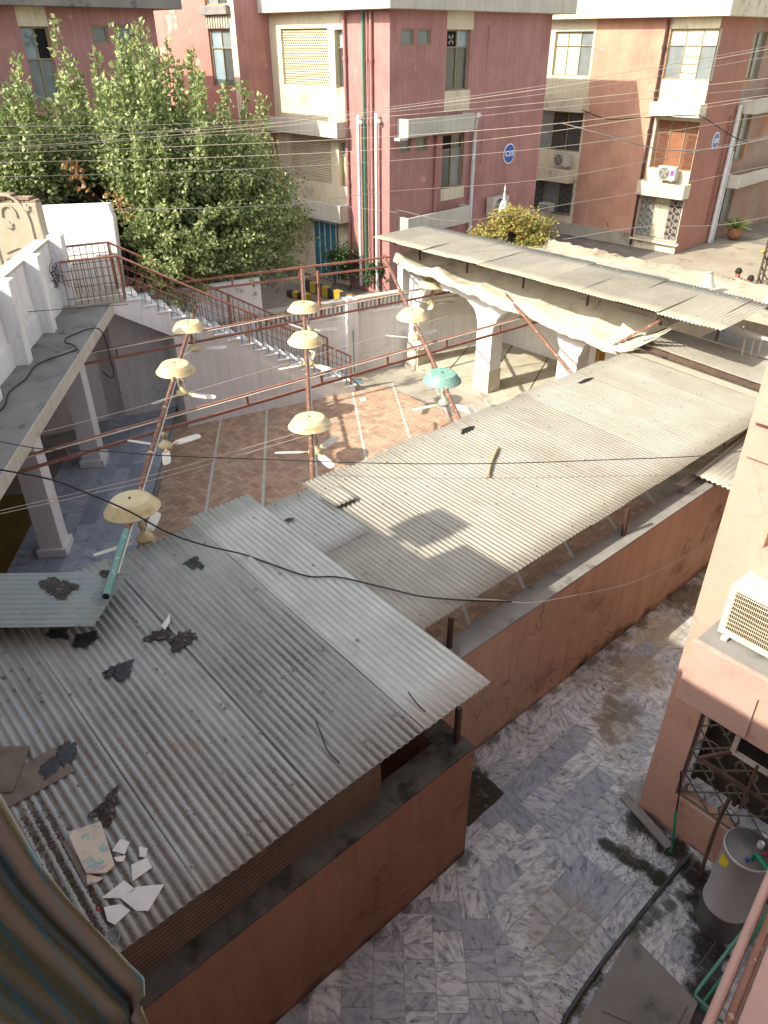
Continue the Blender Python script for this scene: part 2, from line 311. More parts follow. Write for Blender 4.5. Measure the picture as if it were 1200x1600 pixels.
MT['oldpanel'] = steel('brown_stained_steel', '6b5a48', '5a4a3a', '3a2f25', .3, .6, rough=.6, metal=.2)

def leafmat(name, c1, c2, c3):
    m = bpy.data.materials.new(name); m.use_nodes = True; t = m.node_tree; N, L = t.nodes, t.links; b = N['Principled BSDF']
    g = N.new('ShaderNodeNewGeometry'); r = N.new('ShaderNodeValToRGB'); L.new(g.outputs['Random Per Island'], r.inputs[0])
    e = r.color_ramp.elements; e[0].color = lin(c1); e[1].color = lin(c3); x = e.new(.5); x.color = lin(c2)
    L.new(r.outputs[0], b.inputs['Base Color']); b.inputs['Roughness'].default_value = .5
    tr = N.new('ShaderNodeBsdfTranslucent'); L.new(r.outputs[0], tr.inputs[0]); ms = N.new('ShaderNodeMixShader'); ms.inputs[0].default_value = .3
    L.new(b.outputs[0], ms.inputs[1]); L.new(tr.outputs[0], ms.inputs[2]); L.new(ms.outputs[0], N['Material Output'].inputs[0])
    return m
MT['leaf'] = leafmat('mulberry_leaf', '6d7d4c', '8b9a5f', 'b7bd80')
MT['leaf2'] = leafmat('yellowing_leaf', '7a8340', '9c964c', 'a5824a')
MT['leaf3'] = leafmat('shrub_leaf', '33482a', '48603a', '5c7a40')
MT['deadleaf'] = leafmat('dead_brown_leaf', '8a6236', '9c7444', '7a5230')

# ---------------------------------------------------------------- mesh builder
class MB:
    def __init__(s): s.v = []; s.f = []; s.uv = {}; s.smooth = set()
    def add(s, vs, fs, smooth=False):
        o = len(s.v); s.v += [Vector(p) for p in vs]
        for f in fs:
            if smooth: s.smooth.add(len(s.f))
            s.f.append([i + o for i in f])
        return s
    def box(s, x0, x1, y0, y1, z0, z1):
        x0, x1 = sorted((x0, x1)); y0, y1 = sorted((y0, y1)); z0, z1 = sorted((z0, z1))
        return s.add([(x0,y0,z0),(x1,y0,z0),(x1,y1,z0),(x0,y1,z0),(x0,y0,z1),(x1,y0,z1),(x1,y1,z1),(x0,y1,z1)],
              [(0,3,2,1),(4,5,6,7),(0,1,5,4),(1,2,6,5),(2,3,7,6),(3,0,4,7)])
    def hexa(s, p): return s.add(p, [(0,3,2,1),(4,5,6,7),(0,1,5,4),(1,2,6,5),(2,3,7,6),(3,0,4,7)])
    def fbox(s, fc, a0, a1, b0, b1, d0, d1):
        a0, a1 = sorted((a0, a1)); b0, b1 = sorted((b0, b1)); d0, d1 = sorted((d0, d1))
        return s.hexa([fc.p(a, b, d) for b in (b0, b1) for a, d in ((a0, d0), (a1, d0), (a1, d1), (a0, d1))])
    def bar(s, p, q, w=.04, h=None, up=(0, 0, 1)):
        p, q = Vector(p), Vector(q); h = h or w; d = (q - p).normalized(); up = Vector(up)
        if abs(d.dot(up)) > .98: up = Vector((1, 0, 0))
        x = d.cross(up).normalized() * w / 2; y = x.normalized().cross(d).normalized() * h / 2
        return s.hexa([p - x - y, p + x - y, q + x - y, q - x - y, p - x + y, p + x + y, q + x + y, q - x + y])
    def tube(s, pts, r, n=8, cap=True):
        pts = [Vector(p) for p in pts]; rs = r if isinstance(r, (list, tuple)) else [r] * len(pts)
        o = []; prev = None
        for i, p in enumerate(pts):
            d = (pts[min(i + 1, len(pts) - 1)] - pts[max(i - 1, 0)]).normalized()
            if prev is None: a = d.cross(Vector((0, 0, 1)) if abs(d.z) < .9 else Vector((1, 0, 0))).normalized()
            else: a = (prev - d * prev.dot(d)).normalized()
            prev = a; b = d.cross(a)
            o.append([p + (a * math.cos(t) + b * math.sin(t)) * rs[i] for t in [2 * math.pi * k / n for k in range(n)]])
        vs = [q for ring in o for q in ring]; fs = []
        for i in range(len(pts) - 1):
            for k in range(n): fs.append((i*n+k, i*n+(k+1)%n, (i+1)*n+(k+1)%n, (i+1)*n+k))
        s.add(vs, fs, True)
        if cap: s.add(o[0], [tuple(range(n))[::-1]]); s.add(o[-1], [tuple(range(n))])
        return s
    def lathe(s, prof, c=(0, 0, 0), n=24, axis=None, smooth=True):
        c = Vector(c); q = Vector(axis).to_track_quat('Z', 'Y') if axis else None
        vs = []
        for r, z in prof:
            for k in range(n):
                p = Vector((r * math.cos(2*math.pi*k/n), r * math.sin(2*math.pi*k/n), z))
                if q: p = q @ p
                vs.append(c + p)
        fs = [(i*n+k, i*n+(k+1)%n, (i+1)*n+(k+1)%n, (i+1)*n+k) for i in range(len(prof)-1) for k in range(n)]
        return s.add(vs, fs, smooth)
    def prism(s, pts, vec):
        n = len(pts); pts = [Vector(p) for p in pts]; vec = Vector(vec)
        return s.add(pts + [p + vec for p in pts], [tuple(range(n))[::-1], tuple(range(n, 2*n))] + [(i, (i+1)%n, n+(i+1)%n, n+i) for i in range(n)])
    def grid(s, fn, nu, nv, smooth=True, uv=None):
        o = len(s.v)
        for i in range(nu + 1):
            for j in range(nv + 1):
                s.v.append(Vector(fn(i / nu, j / nv)))
                if uv: s.uv[o + i*(nv+1)+j] = uv(i / nu, j / nv)
        for i in range(nu):
            for j in range(nv):
                if smooth: s.smooth.add(len(s.f))
                a = o + i*(nv+1)+j; s.f.append([a, a+1, a+nv+2, a+nv+1])
        return s
    def mesh(s, name, mat, org):
        me = bpy.data.meshes.new(name)
        me.from_pydata([tuple(p - org) for p in s.v], [], s.f)
        if s.smooth:
            a = np.zeros(len(s.f), bool); a[list(s.smooth)] = True; me.polygons.foreach_set('use_smooth', a)
        if s.uv:
            ul = me.uv_layers.new(name='UVMap'); li = np.empty(len(me.loops), np.int32); me.loops.foreach_get('vertex_index', li)
            arr = np.array([s.uv.get(i, (0, 0)) for i in range(len(s.v))], float); ul.data.foreach_set('uv', arr[li].ravel())
        for m in (mat if isinstance(mat, list) else [mat]): me.materials.append(m)
        me.validate(); me.update()
        return me
def worldloc(o):
    p = Vector((0, 0, 0))
    while o: p = p + o.location; o = o.parent
    return p
def obj(name, mb, mat, parent=None, label=None, cat=None, group=None, kind=None, solid=0, bevel=0, org=None):
    """ONE mesh object; all builders work in world coordinates"""
    if isinstance(mat, str): mat = MT[mat]
    if parent is not None: o0 = worldloc(parent); loc = Vector((0, 0, 0))
    else:
        if org is None:
            c = sum(mb.v, Vector()) / max(1, len(mb.v)); c.z = min(p.z for p in mb.v)
        else: c = Vector(org)
        if kind == 'structure': c = Vector((0, 0, 0))
        o0 = c; loc = c
    o = bpy.data.objects.new(name, mb.mesh(name, mat, o0)); C.objects.link(o); o.location = loc; o.parent = parent
    tag(o, label, cat, group, kind)
    if solid:
        m = o.modifiers.new('thickness', 'SOLIDIFY'); m.thickness = solid; m.offset = -1
    if bevel:
        m = o.modifiers.new('bevel', 'BEVEL'); m.width = bevel; m.segments = 2; m.limit_method = 'ANGLE'; m.angle_limit = R(50)
    return o
def tag(o, label=None, cat=None, group=None, kind=None):
    if label: o['label'] = label
    if cat: o['category'] = cat
    if group: o['group'] = group
    if kind: o['kind'] = kind
def thing(name, label, cat, loc=(0, 0, 0), group=None, kind=None):
    o = bpy.data.objects.new(name, None); C.objects.link(o); o.location = Vector(loc); o.empty_display_size = .2
    tag(o, label, cat, group, kind); return o
def dup(o, parent=None, loc=None, rotz=None, label=None):
    c = o.copy(); C.objects.link(c); c.parent = parent
    if loc is not None: c.location = Vector(loc)
    if rotz is not None: c.rotation_euler = (0, 0, rotz)
    if label: c['label'] = label
    for ch in o.children: dup(ch, c)
    return c
def spline(pts, k=8):
    pts = [Vector(p) for p in pts]; out = []
    P = [pts[0] * 2 - pts[1]] + pts + [pts[-1] * 2 - pts[-2]]
    for i in range(1, len(P) - 2):
        for j in range(k):
            t = j / k; a, b, c, d = P[i-1], P[i], P[i+1], P[i+2]
            out.append(.5 * ((2*b) + (c-a)*t + (2*a-5*b+4*c-d)*t*t + (3*b-a-3*c+d)*t**3))
    return out + [pts[-1]]
def cable(name, pts, r, mat, label, cat='cable', group=None, k=8, parent=None):
    return obj(name, MB().tube(spline(pts, k) if k > 1 else pts, r, 6), mat, parent, label, cat if not parent else None, group)

class Face:                       # a wall plane: a along it, b = height, d = outward
    def __init__(s, o, u, n): s.o = Vector(o); s.u = Vector(u).normalized(); s.n = Vector(n).normalized()
    def p(s, a, b, d=0): return s.o + s.u * a + Vector((0, 0, b)) + s.n * d
    def px(s, u, v, d=0):
        q = atP(u, v, s.o + s.n * d, s.n) - s.o; return q.dot(s.u), q.z
    def rect(s, u0, v0, u1, v1, d=0):
        pts = [s.px(x, y, d) for x, y in ((u0, v0), (u1, v1))]
        return min(p[0] for p in pts), max(p[0] for p in pts), min(p[1] for p in pts), max(p[1] for p in pts)
def wall(mb, fc, a0, a1, b0, b1, holes=(), deep=.14, sub=1.6):
    def cuts(lo, hi, vs):
        s_ = sorted(set([lo, hi] + [v for v in vs if lo < v < hi])); return s_
    A = cuts(a0, a1, [h[0] for h in holes] + [h[1] for h in holes]); B = cuts(b0, b1, [h[2] for h in holes] + [h[3] for h in holes])
    for i in range(len(A)-1):
        for j in range(len(B)-1):
            ca, cb = (A[i]+A[i+1])/2, (B[j]+B[j+1])/2
            if any(h[0] < ca < h[1] and h[2] < cb < h[3] for h in holes): continue
            mb.add([fc.p(A[i], B[j]), fc.p(A[i+1], B[j]), fc.p(A[i+1], B[j+1]), fc.p(A[i], B[j+1])], [(0,1,2,3)])
    for h in holes:
        c = [(h[0],h[2]),(h[1],h[2]),(h[1],h[3]),(h[0],h[3])]
        for k in range(4):
            p, q = c[k], c[(k+1)%4]
            mb.add([fc.p(*p), fc.p(*q), fc.p(*q, -deep), fc.p(*p, -deep)], [(0,1,2,3)])
    return mb
def window(root, fc, h, cols=2, rows=(1.0,), mats=('glassgrey',), deep=.14, fw=.045, name='window', frame='frame', label=None):
    """frame with mullions (thing > window > pane): h = opening"""
    a0, a1, b0, b1 = h; m = MB(); z0, z1 = -deep + .01, -deep + .06
    m.fbox(fc, a0, a0+fw, b0, b1, z0, z1); m.fbox(fc, a1-fw, a1, b0, b1, z0, z1)
    m.fbox(fc, a0+fw, a1-fw, b1-fw, b1, z0, z1-.003); m.fbox(fc, a0+fw, a1-fw, b0, b0+fw, z0, z1-.003)
    ys = [b0]
    for r in rows[:-1]: ys.append(ys[-1] + r * (b1-b0))
    ys.append(b1)
    for y in ys[1:-1]: m.fbox(fc, a0+fw, a1-fw, y-fw*.4, y+fw*.4, z0, z1-.006)
    for c in range(1, cols): x = a0 + (a1-a0)*c/cols; m.fbox(fc, x-fw*.35, x+fw*.35, b0+fw, b1-fw, z0, z1-.009)
    w_ = obj(name, m, frame, root, label)
    k = 0
    for r in range(len(ys)-1):
        for c in range(cols):
            x0, x1 = a0+(a1-a0)*c/cols, a0+(a1-a0)*(c+1)/cols
            mt = mats[k % len(mats)]; k += 1
            obj('pane', MB().fbox(fc, x0, x1, ys[r], ys[r+1], -deep-.03, -deep+.012), mt, w_)
    return w_

def corr(mb, o, dl, ll, dw, nw, amp=.011, pitch=.076, nl=12, k=6, lift=0, sag=0, seed=0, ends=None):
    """corrugated sheet: ribs run along dl; nw = number of corrugations along dw"""
    o, dl, dw = Vector(o), Vector(dl).normalized(), Vector(dw).normalized(); nrm = dw.cross(dl)
    if nrm.z < 0: nrm = -nrm
    r_ = random.Random(seed); ph = r_.random() * 6; lo = r_.uniform(-.01, .01)
    def fn(i, j):
        t = j * nw
        e0, e1 = ends(t / nw) if ends else (0, 1)
        s_ = (e0 + (e1 - e0) * i) * ll
        return o + dl * s_ + dw * (t * pitch) + nrm * (amp * math.sin(2*math.pi*t) + lift + sag * math.sin(s_ * 1.7 + ph + t * .05) + .007 * mnoise.noise(Vector((s_ * 1.3, t * .09, seed))) + .004 * mnoise.noise(Vector((s_ * 4, t * .3, seed + 5))))
    return mb.grid(fn, nl, int(nw * k), uv=lambda i, j: (i, j * nw))

def bisect(mb, planes):
    bm = bmesh.new(); vs = [bm.verts.new(p) for p in mb.v]
    for f in mb.f:
        try: bm.faces.new([vs[i] for i in f])
        except ValueError: pass
    for co, no in planes:
        bmesh.ops.bisect_plane(bm, geom=bm.verts[:] + bm.edges[:] + bm.faces[:], plane_co=co, plane_no=no, clear_outer=True)
    out = MB(); bm.verts.index_update(); out.v = [v.co.copy() for v in bm.verts]; out.f = [[v.index for v in f.verts] for f in bm.faces]; bm.free(); return out

def leaves(mb, p, d, size, r_, n=1):
    for _ in range(n):
        n1 = Vector((r_.gauss(0, 1), r_.gauss(0, 1), r_.gauss(.9, .8))).normalized()
        a = (d + Vector((r_.gauss(0, .7), r_.gauss(0, .7), r_.gauss(-.3, .5)))).normalized()
        b = n1.cross(a)
        if b.length < .1: continue
        b.normalize(); s_ = size * r_.uniform(.7, 1.25); q = p + a * s_ * .1; up = b.cross(a) * s_ * .12
        mb.add([q, q + a*s_*.45 + b*s_*.36 + up, q + a*s_, q + a*s_*.45 - b*s_*.36 + up], [(0,1,2),(0,2,3)])

# ================================================================ SETTING
obj('ground', MB().add([(-220,-220,-.06),(220,-220,-.06),(220,220,-.06),(-220,220,-.06)], [(0,1,2,3)]), 'dust', kind='structure')
dE = Vector((-.8198, .5727, 0)); nE = Vector((.5727, .8198, 0))            # the courtyard's own axes
def E_(s, t, z=0): return nE * s + dE * t + Vector((0, 0, z))
SF = Vector((-14.35, 11.65, 0)); vS = Vector((.2375, .9714, 0)); nS = Vector((-.9714, .2375, 0))    # foot of the stair, its run, away from us
# street beyond the boundary wall
obj('street', MB().add([(-40,5,-.03),(-15.9,8,-.03),(-15.2,17.8,-.03),(12,18.4,-.03),(12,75,-.03),(-40,75,-.03)], [(0,1,2,3,4,5)]), 'asphalt', kind='structure')
obj('street_apron', MB().add([atZ(q[0], q[1], -.02) for q in ((1000,408),(1060,395),(1125,372),(1205,385),(1210,440),(1100,432))], [(0,1,2,3,4,5)]), 'dust', kind='structure')
# courtyard base
obj('courtyard_floor', MB().box(-17.6,-4.3,-6,18,-.05,.0), 'cement', kind='structure')
# herringbone bricks
m = MB(); wB = .115
Mh = Matrix.Rotation(math.atan2(dE.y, dE.x) + R(45), 3, 'Z')
cx, cy = -10.2, 7.6
for i in range(-62, 63):
    for j in range(-62, 63):
        k = (i - j) % 4
        if k == 0: x0, x1, y0, y1 = i, i+2, j, j+1
        elif k == 2: x0, x1, y0, y1 = i, i+1, j-1, j+1
        else: continue
        c = Mh @ Vector(((x0+x1)/2*wB, (y0+y1)/2*wB, 0)) + Vector((cx, cy, 0))
        s_ = c.dot(nE)
        if s_ < -3.3 or (c - SF).dot(nS) > .2 or c.y > 12.9 or c.x > -4.2 or c.y < 1.2: continue
        g = .004; z = .012 + rnd.uniform(-.002, .002)
        p = [Mh @ Vector((x, y, 0)) + Vector((cx, cy, 0)) for x, y in ((x0*wB+g, y0*wB+g), (x1*wB-g, y0*wB+g), (x1*wB-g, y1*wB-g), (x0*wB+g, y1*wB-g))]
        m.add([Vector((q.x, q.y, z)) for q in p] + [Vector((q.x, q.y, .001)) for q in p], [(0,1,2,3),(0,4,5,1),(1,5,6,2),(2,6,7,3),(3,7,4,0)])
m = bisect(m, [(E_(-3.2, 0), -nE), (SF + nS * .02, nS), ((0, 12.5, 0), (0, 1, 0)), ((-4.3, 0, 0), (1, 0, 0))])
obj('brick_paving', m, 'brick', kind='structure')
obj('brick_joint_bed', bisect(MB().box(-16,-4.3,1,12.55,-.02,.006), [(E_(-3.2, 0), -nE), (SF + nS * .02, nS)]), 'mortar', kind='structure')
m = MB()
for k in range(0, 9):
    s_ = -2.15 + 1.135 * k
    m.add([E_(s_-.03, -4, .017), E_(s_+.03, -4, .017), E_(s_+.03, 22, .017), E_(s_-.03, 22, .017)], [(0,1,2,3)])
m = bisect(m, [(SF + nS * .02, nS), ((0, 13.85, 0), (0, 1, 0)), ((-4.3, 0, 0), (1, 0, 0))])
obj('paving_strips', m, 'strip', kind='structure')
# marble border in front of the veranda, its kerb, and the carpet behind
m = MB(); r_ = random.Random(3)
nt_ = 0
for a in range(7):
    s0 = -3.30 - .31 * a
    t = -8 + r_.random() * .6
    while t < 18:
        l = .61
        z = .085 + r_.uniform(0, .002); g = .002
        q = [E_(s0-g, t+g, z), E_(s0-.31+g, t+g, z), E_(s0-.31+g, t+l-g, z), E_(s0-g, t+l-g, z)]
        m.add(q, [(0,1,2,3)]); t += l
m = bisect(m, [((-17.3, 0, 0), (-1, 0, 0)), ((0, -3, 0), (0, -1, 0))])
obj('marble_border', m, 'marbleB', kind='structure')
obj('marble_border_bed', MB().prism([E_(-3.28, -9, -.02), E_(-3.28, 16, -.02), E_(-12, 16, -.02), E_(-12, -9, -.02)], (0, 0, .1)), 'mortar', kind='structure')
obj('courtyard_kerb', MB().prism([E_(-3.20, -9, 0), E_(-3.20, 14.2, 0), E_(-3.27, 14.2, 0), E_(-3.27, -9, 0)], (0, 0, .06)), 'conc', kind='structure')
obj('veranda_carpet', MB().prism([E_(-5.45, -9, .088), E_(-5.45, 13.8, .088), E_(-11.5, 13.8, .088), E_(-11.5, -9, .088)], (0, 0, .008)), 'carpet', kind='structure')
# arcade platform
obj('arcade_platform', MB().box(-14.9,-4.3,13.88,18,.0,.15), 'cement', kind='structure')
m = MB()
for i in range(33):
    for j in range(13):
        x, y = -14.9 + i*.33, 13.86 + j*.33
        m.add([(x+.003,y+.003,.156),(x+.327,y+.003,.156),(x+.327,y+.327,.156),(x+.003,y+.327,.156)], [(0,1,2,3)])
obj('platform_tiles', m, 'tilefloor', kind='structure')
m = MB()
for k in range(8):
    a = Vector((-14.6 + k*1.35, 13.9, .16)); b = a + dE * 3.6 + Vector((2.0, 1.2, 0)) * 0
    d = Vector((-.45, .89, 0)); n = Vector((.89, .45, 0)) * .018
    m.add([a-n, a+n, a+n+d*4, a-n+d*4], [(0,1,2,3)])
obj('platform_dark_strips', bisect(m, [((0, 17.6, 0), (0, 1, 0)), ((-14.85, 0, 0), (-1, 0, 0))]), mk('dark_strip', '5d5546', None, 1, .8), kind='structure')
# alley marble: one part laid along the wall, one laid crooked at the near end
def tiles(ang, org, w_, l_, n1, n2, seed, jog=.5):
    m = MB(); rr = random.Random(seed); Mt = Matrix.Rotation(ang, 3, 'Z')
    for a in range(-n1, n1):
        off = rr.random() * l_
        t = -n2 * l_ + off
        while t < n2 * l_:
            l = l_ if rr.random() > .3 else l_ / 2
            g = .003; z = .010 + rr.uniform(0, .0015)
            q = [Mt @ Vector((x, y, 0)) + Vector(org) for x, y in ((a*w_+g, t+g), ((a+1)*w_-g, t+g), ((a+1)*w_-g, t+l-g), (a*w_+g, t+l-g))]
            m.add([Vector((p.x, p.y, z)) for p in q], [(0,1,2,3)]); t += l
    return m
pa, pb = atZ(725,1335), atZ(852,1590); dd = (pb - pa).normalized(); nn = Vector((dd.y, -dd.x, 0))      # seam between the two layings
if nn.dot(Vector((-3, 6, 0)) - pa) > 0: nn = -nn
mA = bisect(tiles(0, (-4.11, 0, 0), .305, .61, 16, 30, 5), [(pa, nn), ((-4.11,0,0), (-1,0,0)), ((.4,0,0), (1,0,0)), ((0,17,0), (0,1,0)), ((0,-1.5,0), (0,-1,0))])
obj('alley_marble', mA, 'marbleA', kind='structure')
mB_ = bisect(tiles(R(48.9), (-2.2, 2.2, 0), .315, .315, 20, 20, 9), [(pa, -nn), ((-3.19,0,0), (-1,0,0)), ((.4,0,0), (1,0,0)), ((0,-1.5,0), (0,-1,0)), ((0,6,0), (0,1,0))])
obj('alley_marble_crooked', mB_, 'marbleA', kind='structure')
obj('alley_bed', MB().box(-4.3,3,-3,17.5,-.05,.004), mk('pale_grout', 'a8a59c', '8f8c84', 4, .9), kind='structure')

def blob(name, pxs, mat, z=.012, h=.012, lump=.01, seed=0, **kw):
    """irregular thin patch through measured outline points on a plane"""
    pts = [atZ(u, v, z) for u, v in pxs]; rr = random.Random(seed); out = []
    pp = spline(pts + [pts[0]], 5)[:-1]; c = sum(pp, Vector()) / len(pp)
    for p in pp: out.append(p + (p - c).normalized() * rr.gauss(0, .25) * lump * 3)
    m = MB(); n = len(out); rings = [1, .82, .55, .25]
    vs = []
    for k, s_ in enumerate(rings):
        for p in out:
            q = c + (p - c) * s_; q.z = z + (h * (1 - s_**3) + rr.uniform(0, lump)*(k > 0)); vs.append(q)
    vs.append(c + Vector((0, 0, h + .3*lump)))
    fs = [(k*n+i, k*n+(i+1)%n, (k+1)*n+(i+1)%n, (k+1)*n+i) for k in range(3) for i in range(n)] + [(3*n+i, 3*n+(i+1)%n, 4*n) for i in range(n)]
    m.add(vs, fs, True); return obj(name, m, mat, **kw)
obj('drain_pit', MB().prism([atZ(u,v,.013) for u,v in ((728,1203),(737,1204),(748,1206),(770,1222),(788,1240),(772,1256),(757,1268),(740,1285),(732,1292),(726,1290))], (0,0,.003)), 'damp', kind='structure')
m = MB(); rr = random.Random(31)
for k in range(900):
    u, v = rr.choice([(1050,1325),(1085,1370),(1100,1420),(1105,1480),(1090,1550),(960,1325),(1000,1352),(1130,1450),(1020,1290),(905,1570),(930,1535),(745,1225),(1040,1375)])
    c = atZ(u + rr.gauss(0,18), v + rr.gauss(0,18), .014); s_ = rr.uniform(.004,.013); t = rr.random()*6
    if c.x > -.2: continue
    m.add([c + Vector((math.cos(t)*s_, math.sin(t)*s_, 0)), c + Vector((math.cos(t+2.1)*s_, math.sin(t+2.1)*s_, 0)), c + Vector((math.cos(t+4.2)*s_, math.sin(t+4.2)*s_, 0)), c + Vector((0,0,s_*.9))], [(0,1,3),(1,2,3),(2,0,3)])
obj('drain_litter', m, 'grit', None, 'dark leaf crumbs and moss bits around the drain and water heater', 'litter', kind='stuff')
# manhole slab
q = [atZ(u, v, .0) for u, v in ((985,1462),(1090,1570),(1060,1640),(880,1640))]
t_ = thing('manhole_slab', 'worn square concrete cover slab by the drain pipe at bottom right', 'manhole cover', (q[0]+q[2])/2)
obj('slab', MB().prism(q, (0,0,.045)), 'conc', t_, bevel=.008)
q = [atZ(u, v, .048) for u, v in ((998,1500),(1075,1572),(1045,1625),(940,1580))]
obj('lid', MB().prism(q, (0,0,.012)), 'conc', t_, bevel=.004)
cable('drain_pipe', [atZ(880,1602,.04), atZ(893,1575,.04), atZ(960,1480,.04), atZ(1075,1338,.04)], .024, MT['pipegrey'], 'black plastic drain pipe lying on the marble floor', 'pipe')
q = [atZ(u, v, .012) for u, v in ((968,1248),(978,1238),(1052,1322),(1040,1328))]
obj('drain_kerb', MB().prism(q, (0,0,.03)), 'conc', None, 'thin broken cement kerb at the foot of the pink building', 'kerb', bevel=.006)

# ================================================================ ALLEY WALLS
t_ = thing('courtyard_wall', 'long salmon plastered wall with grey cement top between courtyard and alley', 'wall', (-4.26, 9, 0))
m = MB(); 
nseg = 40
def wv(y, z, s): return s * .006 * math.sin(y*2.1 + z*3)
for (xx, s) in ((-4.11, 1), (-4.41, -1)):
    m.grid(lambda i, j: (xx + wv(3.8+i*12.7, j*1.96, s), 3.8 + i*12.7, j*1.96), nseg, 6, False)
m.add([(-4.41,16.5,0),(-4.11,16.5,0),(-4.11,16.5,1.96),(-4.41,16.5,1.96)], [(0,1,2,3)])
obj('wall_body', m, 'alleywall', t_)
obj('coping', MB().box(-4.43,-4.10,3.8,16.52,1.955,1.985), 'conc', t_, bevel=.008)
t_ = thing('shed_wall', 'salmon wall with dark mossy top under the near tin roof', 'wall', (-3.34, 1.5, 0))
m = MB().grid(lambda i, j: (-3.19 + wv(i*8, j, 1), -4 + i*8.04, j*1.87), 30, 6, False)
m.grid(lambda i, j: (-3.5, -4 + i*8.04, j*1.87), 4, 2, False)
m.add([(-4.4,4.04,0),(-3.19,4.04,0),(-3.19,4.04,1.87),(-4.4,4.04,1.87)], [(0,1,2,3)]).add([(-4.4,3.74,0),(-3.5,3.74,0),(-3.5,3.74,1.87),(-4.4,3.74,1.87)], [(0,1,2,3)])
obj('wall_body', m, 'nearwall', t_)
m = MB().box(-3.5,-3.18,-4,4.05,1.865,1.895).box(-4.45,-3.503,3.74,4.05,1.865,1.893)
obj('coping', m, mk('mossy_dark_cement', '57544b', '3c3a33', 3, .95, bump=.4, bscale=25, spots=[('26251f', 2, .5, .6)]), t_, bevel=.006)
for q, r0, lab in (((713,1160,1.89), 2.41, 'dark steel post on the near salmon wall corner'), ((702,1012,1.98), 2.45, 'dark steel post on the long wall beside the roof step'), ((973,837,1.98), 2.44, 'dark steel post farther along the long wall under the eave')):
    b_ = atZ(*q); obj('roof_post', MB().box(b_.x-.025,b_.x+.025,b_.y-.025,b_.y+.025,q[2],r0), 'darkpost', None, lab, 'post', 'steel posts carrying the tin roof')
# stained corrugated panel under the near eave
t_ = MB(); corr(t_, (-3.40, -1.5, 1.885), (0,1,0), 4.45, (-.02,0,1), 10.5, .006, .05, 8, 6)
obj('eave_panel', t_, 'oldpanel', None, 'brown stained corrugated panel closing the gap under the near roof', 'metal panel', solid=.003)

# ================================================================ TIN ROOFS
def screw(mb, p, r_=None):
    mb.lathe([(0,.02),(.006,.02),(.007,.01),(.017,.006),(.02,0)], p, 10)
scr = MB(); screw(scr, (0,0,0)); SCREW = obj('screw', scr, mk('grey_screw', '77746c', '8a877e', 20, .5, metal=.2), thing('dummy','x','x'), org=(0,0,0))
DUMMY = SCREW.parent; SCREW.parent = None
def add_screw(par, p):
    s_ = SCREW.copy(); C.objects.link(s_); s_.parent = par; s_.location = Vector(p) - worldloc(par); s_.rotation_euler = (rnd.uniform(-.15,.15), rnd.uniform(-.15,.15), 0)
def plane_z(x, x0, z0, sl=.045): return z0 + sl * (x0 - x)
dU = Vector((-1, 0, .045)).normalized()
# near roof
nearR = thing('near_tin_roof', 'large corrugated tin roof in shade, dirty grey sheets strewn with rubble, nearest the camera', 'roof', (-5.5, 1.8, 2.42))
SH = [(-1.85,-.60,'roofgrey',4.32),(-.62,1.09,'roofgrey',4.30),(1.07,2.30,'roofgrey',4.42),(2.28,3.50,'roofgrey',4.36),(3.48,4.42,'roofnew',4.56)]
for k, (y0, y1, mt, ln) in enumerate(SH):
    nw = (y1 - y0) / .082; m = MB()
    corr(m, (-3.36 + rnd.uniform(-.01,.01), y0, 2.42 + .005*(k % 2)), dU, ln, (0,1,0), nw, .012, .082, 8, 6, sag=.004, seed=k)
    s_ = obj('roof_sheet', m, mt, nearR, 'brighter clean galvanised sheet' if mt == 'roofnew' else None, solid=.002)
    for xx in (-3.62, -4.75, -6.1, -7.3):
        for yy in np.arange(y0 + .25, y1, .42):
            if rnd.random() < .25: continue
            yq = y0 + .082 * (round((yy - y0) / .082) + .25)
            add_screw(s_, (xx + rnd.uniform(-.08,.08), yq, plane_z(xx, -3.36, 2.42) + .014 + .005*(k%2)))
obj('purlin', MB().bar((-3.5,-1.8,2.37),(-3.5,4.35,2.37),.05,.04).bar((-5.4,-1.8,2.45),(-5.4,4.35,2.45),.05,.05), 'ironbar', nearR)
# long roof
farR = thing('long_tin_roof', 'long sunlit cream corrugated tin roof stretching past the fans', 'roof', (-6, 9, 2.45))
y = 4.40; k = 0
while y < 13.25:
    wd = .84 if k else .80
    mt = 'roofblue' if k == 0 else 'roofcream'
    m = MB(); nw = wd / .076
    if k == 0:                      # first width: a pale bluish sheet above, cream below
        corr(m, (-6.15, y, plane_z(-6.15, -4.37, 2.45) + .005), dU, 1.36, (0,1,0), nw, .011, .076, 4, 6, seed=50)
        s0 = obj('roof_sheet', m, 'roofblue', farR, 'pale bluish newer sheet', solid=.002)
        m = MB(); corr(m, (-4.37, y, 2.45), dU, 1.82, (0,1,0), nw, .011, .076, 4, 6, seed=51)
        s_ = obj('roof_sheet', m, 'roofcream', farR, solid=.002)
    else:
        x0 = -4.37 + rnd.uniform(-.012,.012) + .02*(y-4.4)/9
        nw_ = nw if y + wd < 13.35 else (13.35 - y) / .076
        corr(m, (x0, y, 2.45 + .004*(k % 2)), dU, 3.25 + rnd.uniform(-.02,.02) + (.03 if k%2 else 0), (0,1,0), nw_, .011, .076, 8, 6, sag=.003, seed=60+k)
        s_ = obj('roof_sheet', m, mt, farR, solid=.002)
    for xx in (-4.55, -5.5, -6.5, -7.4):
        for yy in (y + .12, y + .5):
            if rnd.random() < .12: continue
            yq = y + .076 * (round((yy - y) / .076) + .25)
            add_screw(s_, (xx + rnd.uniform(-.05,.05), yq, plane_z(xx, -4.37, 2.45) + .012 + .004*(k%2)))
    y += wd - .03; k += 1
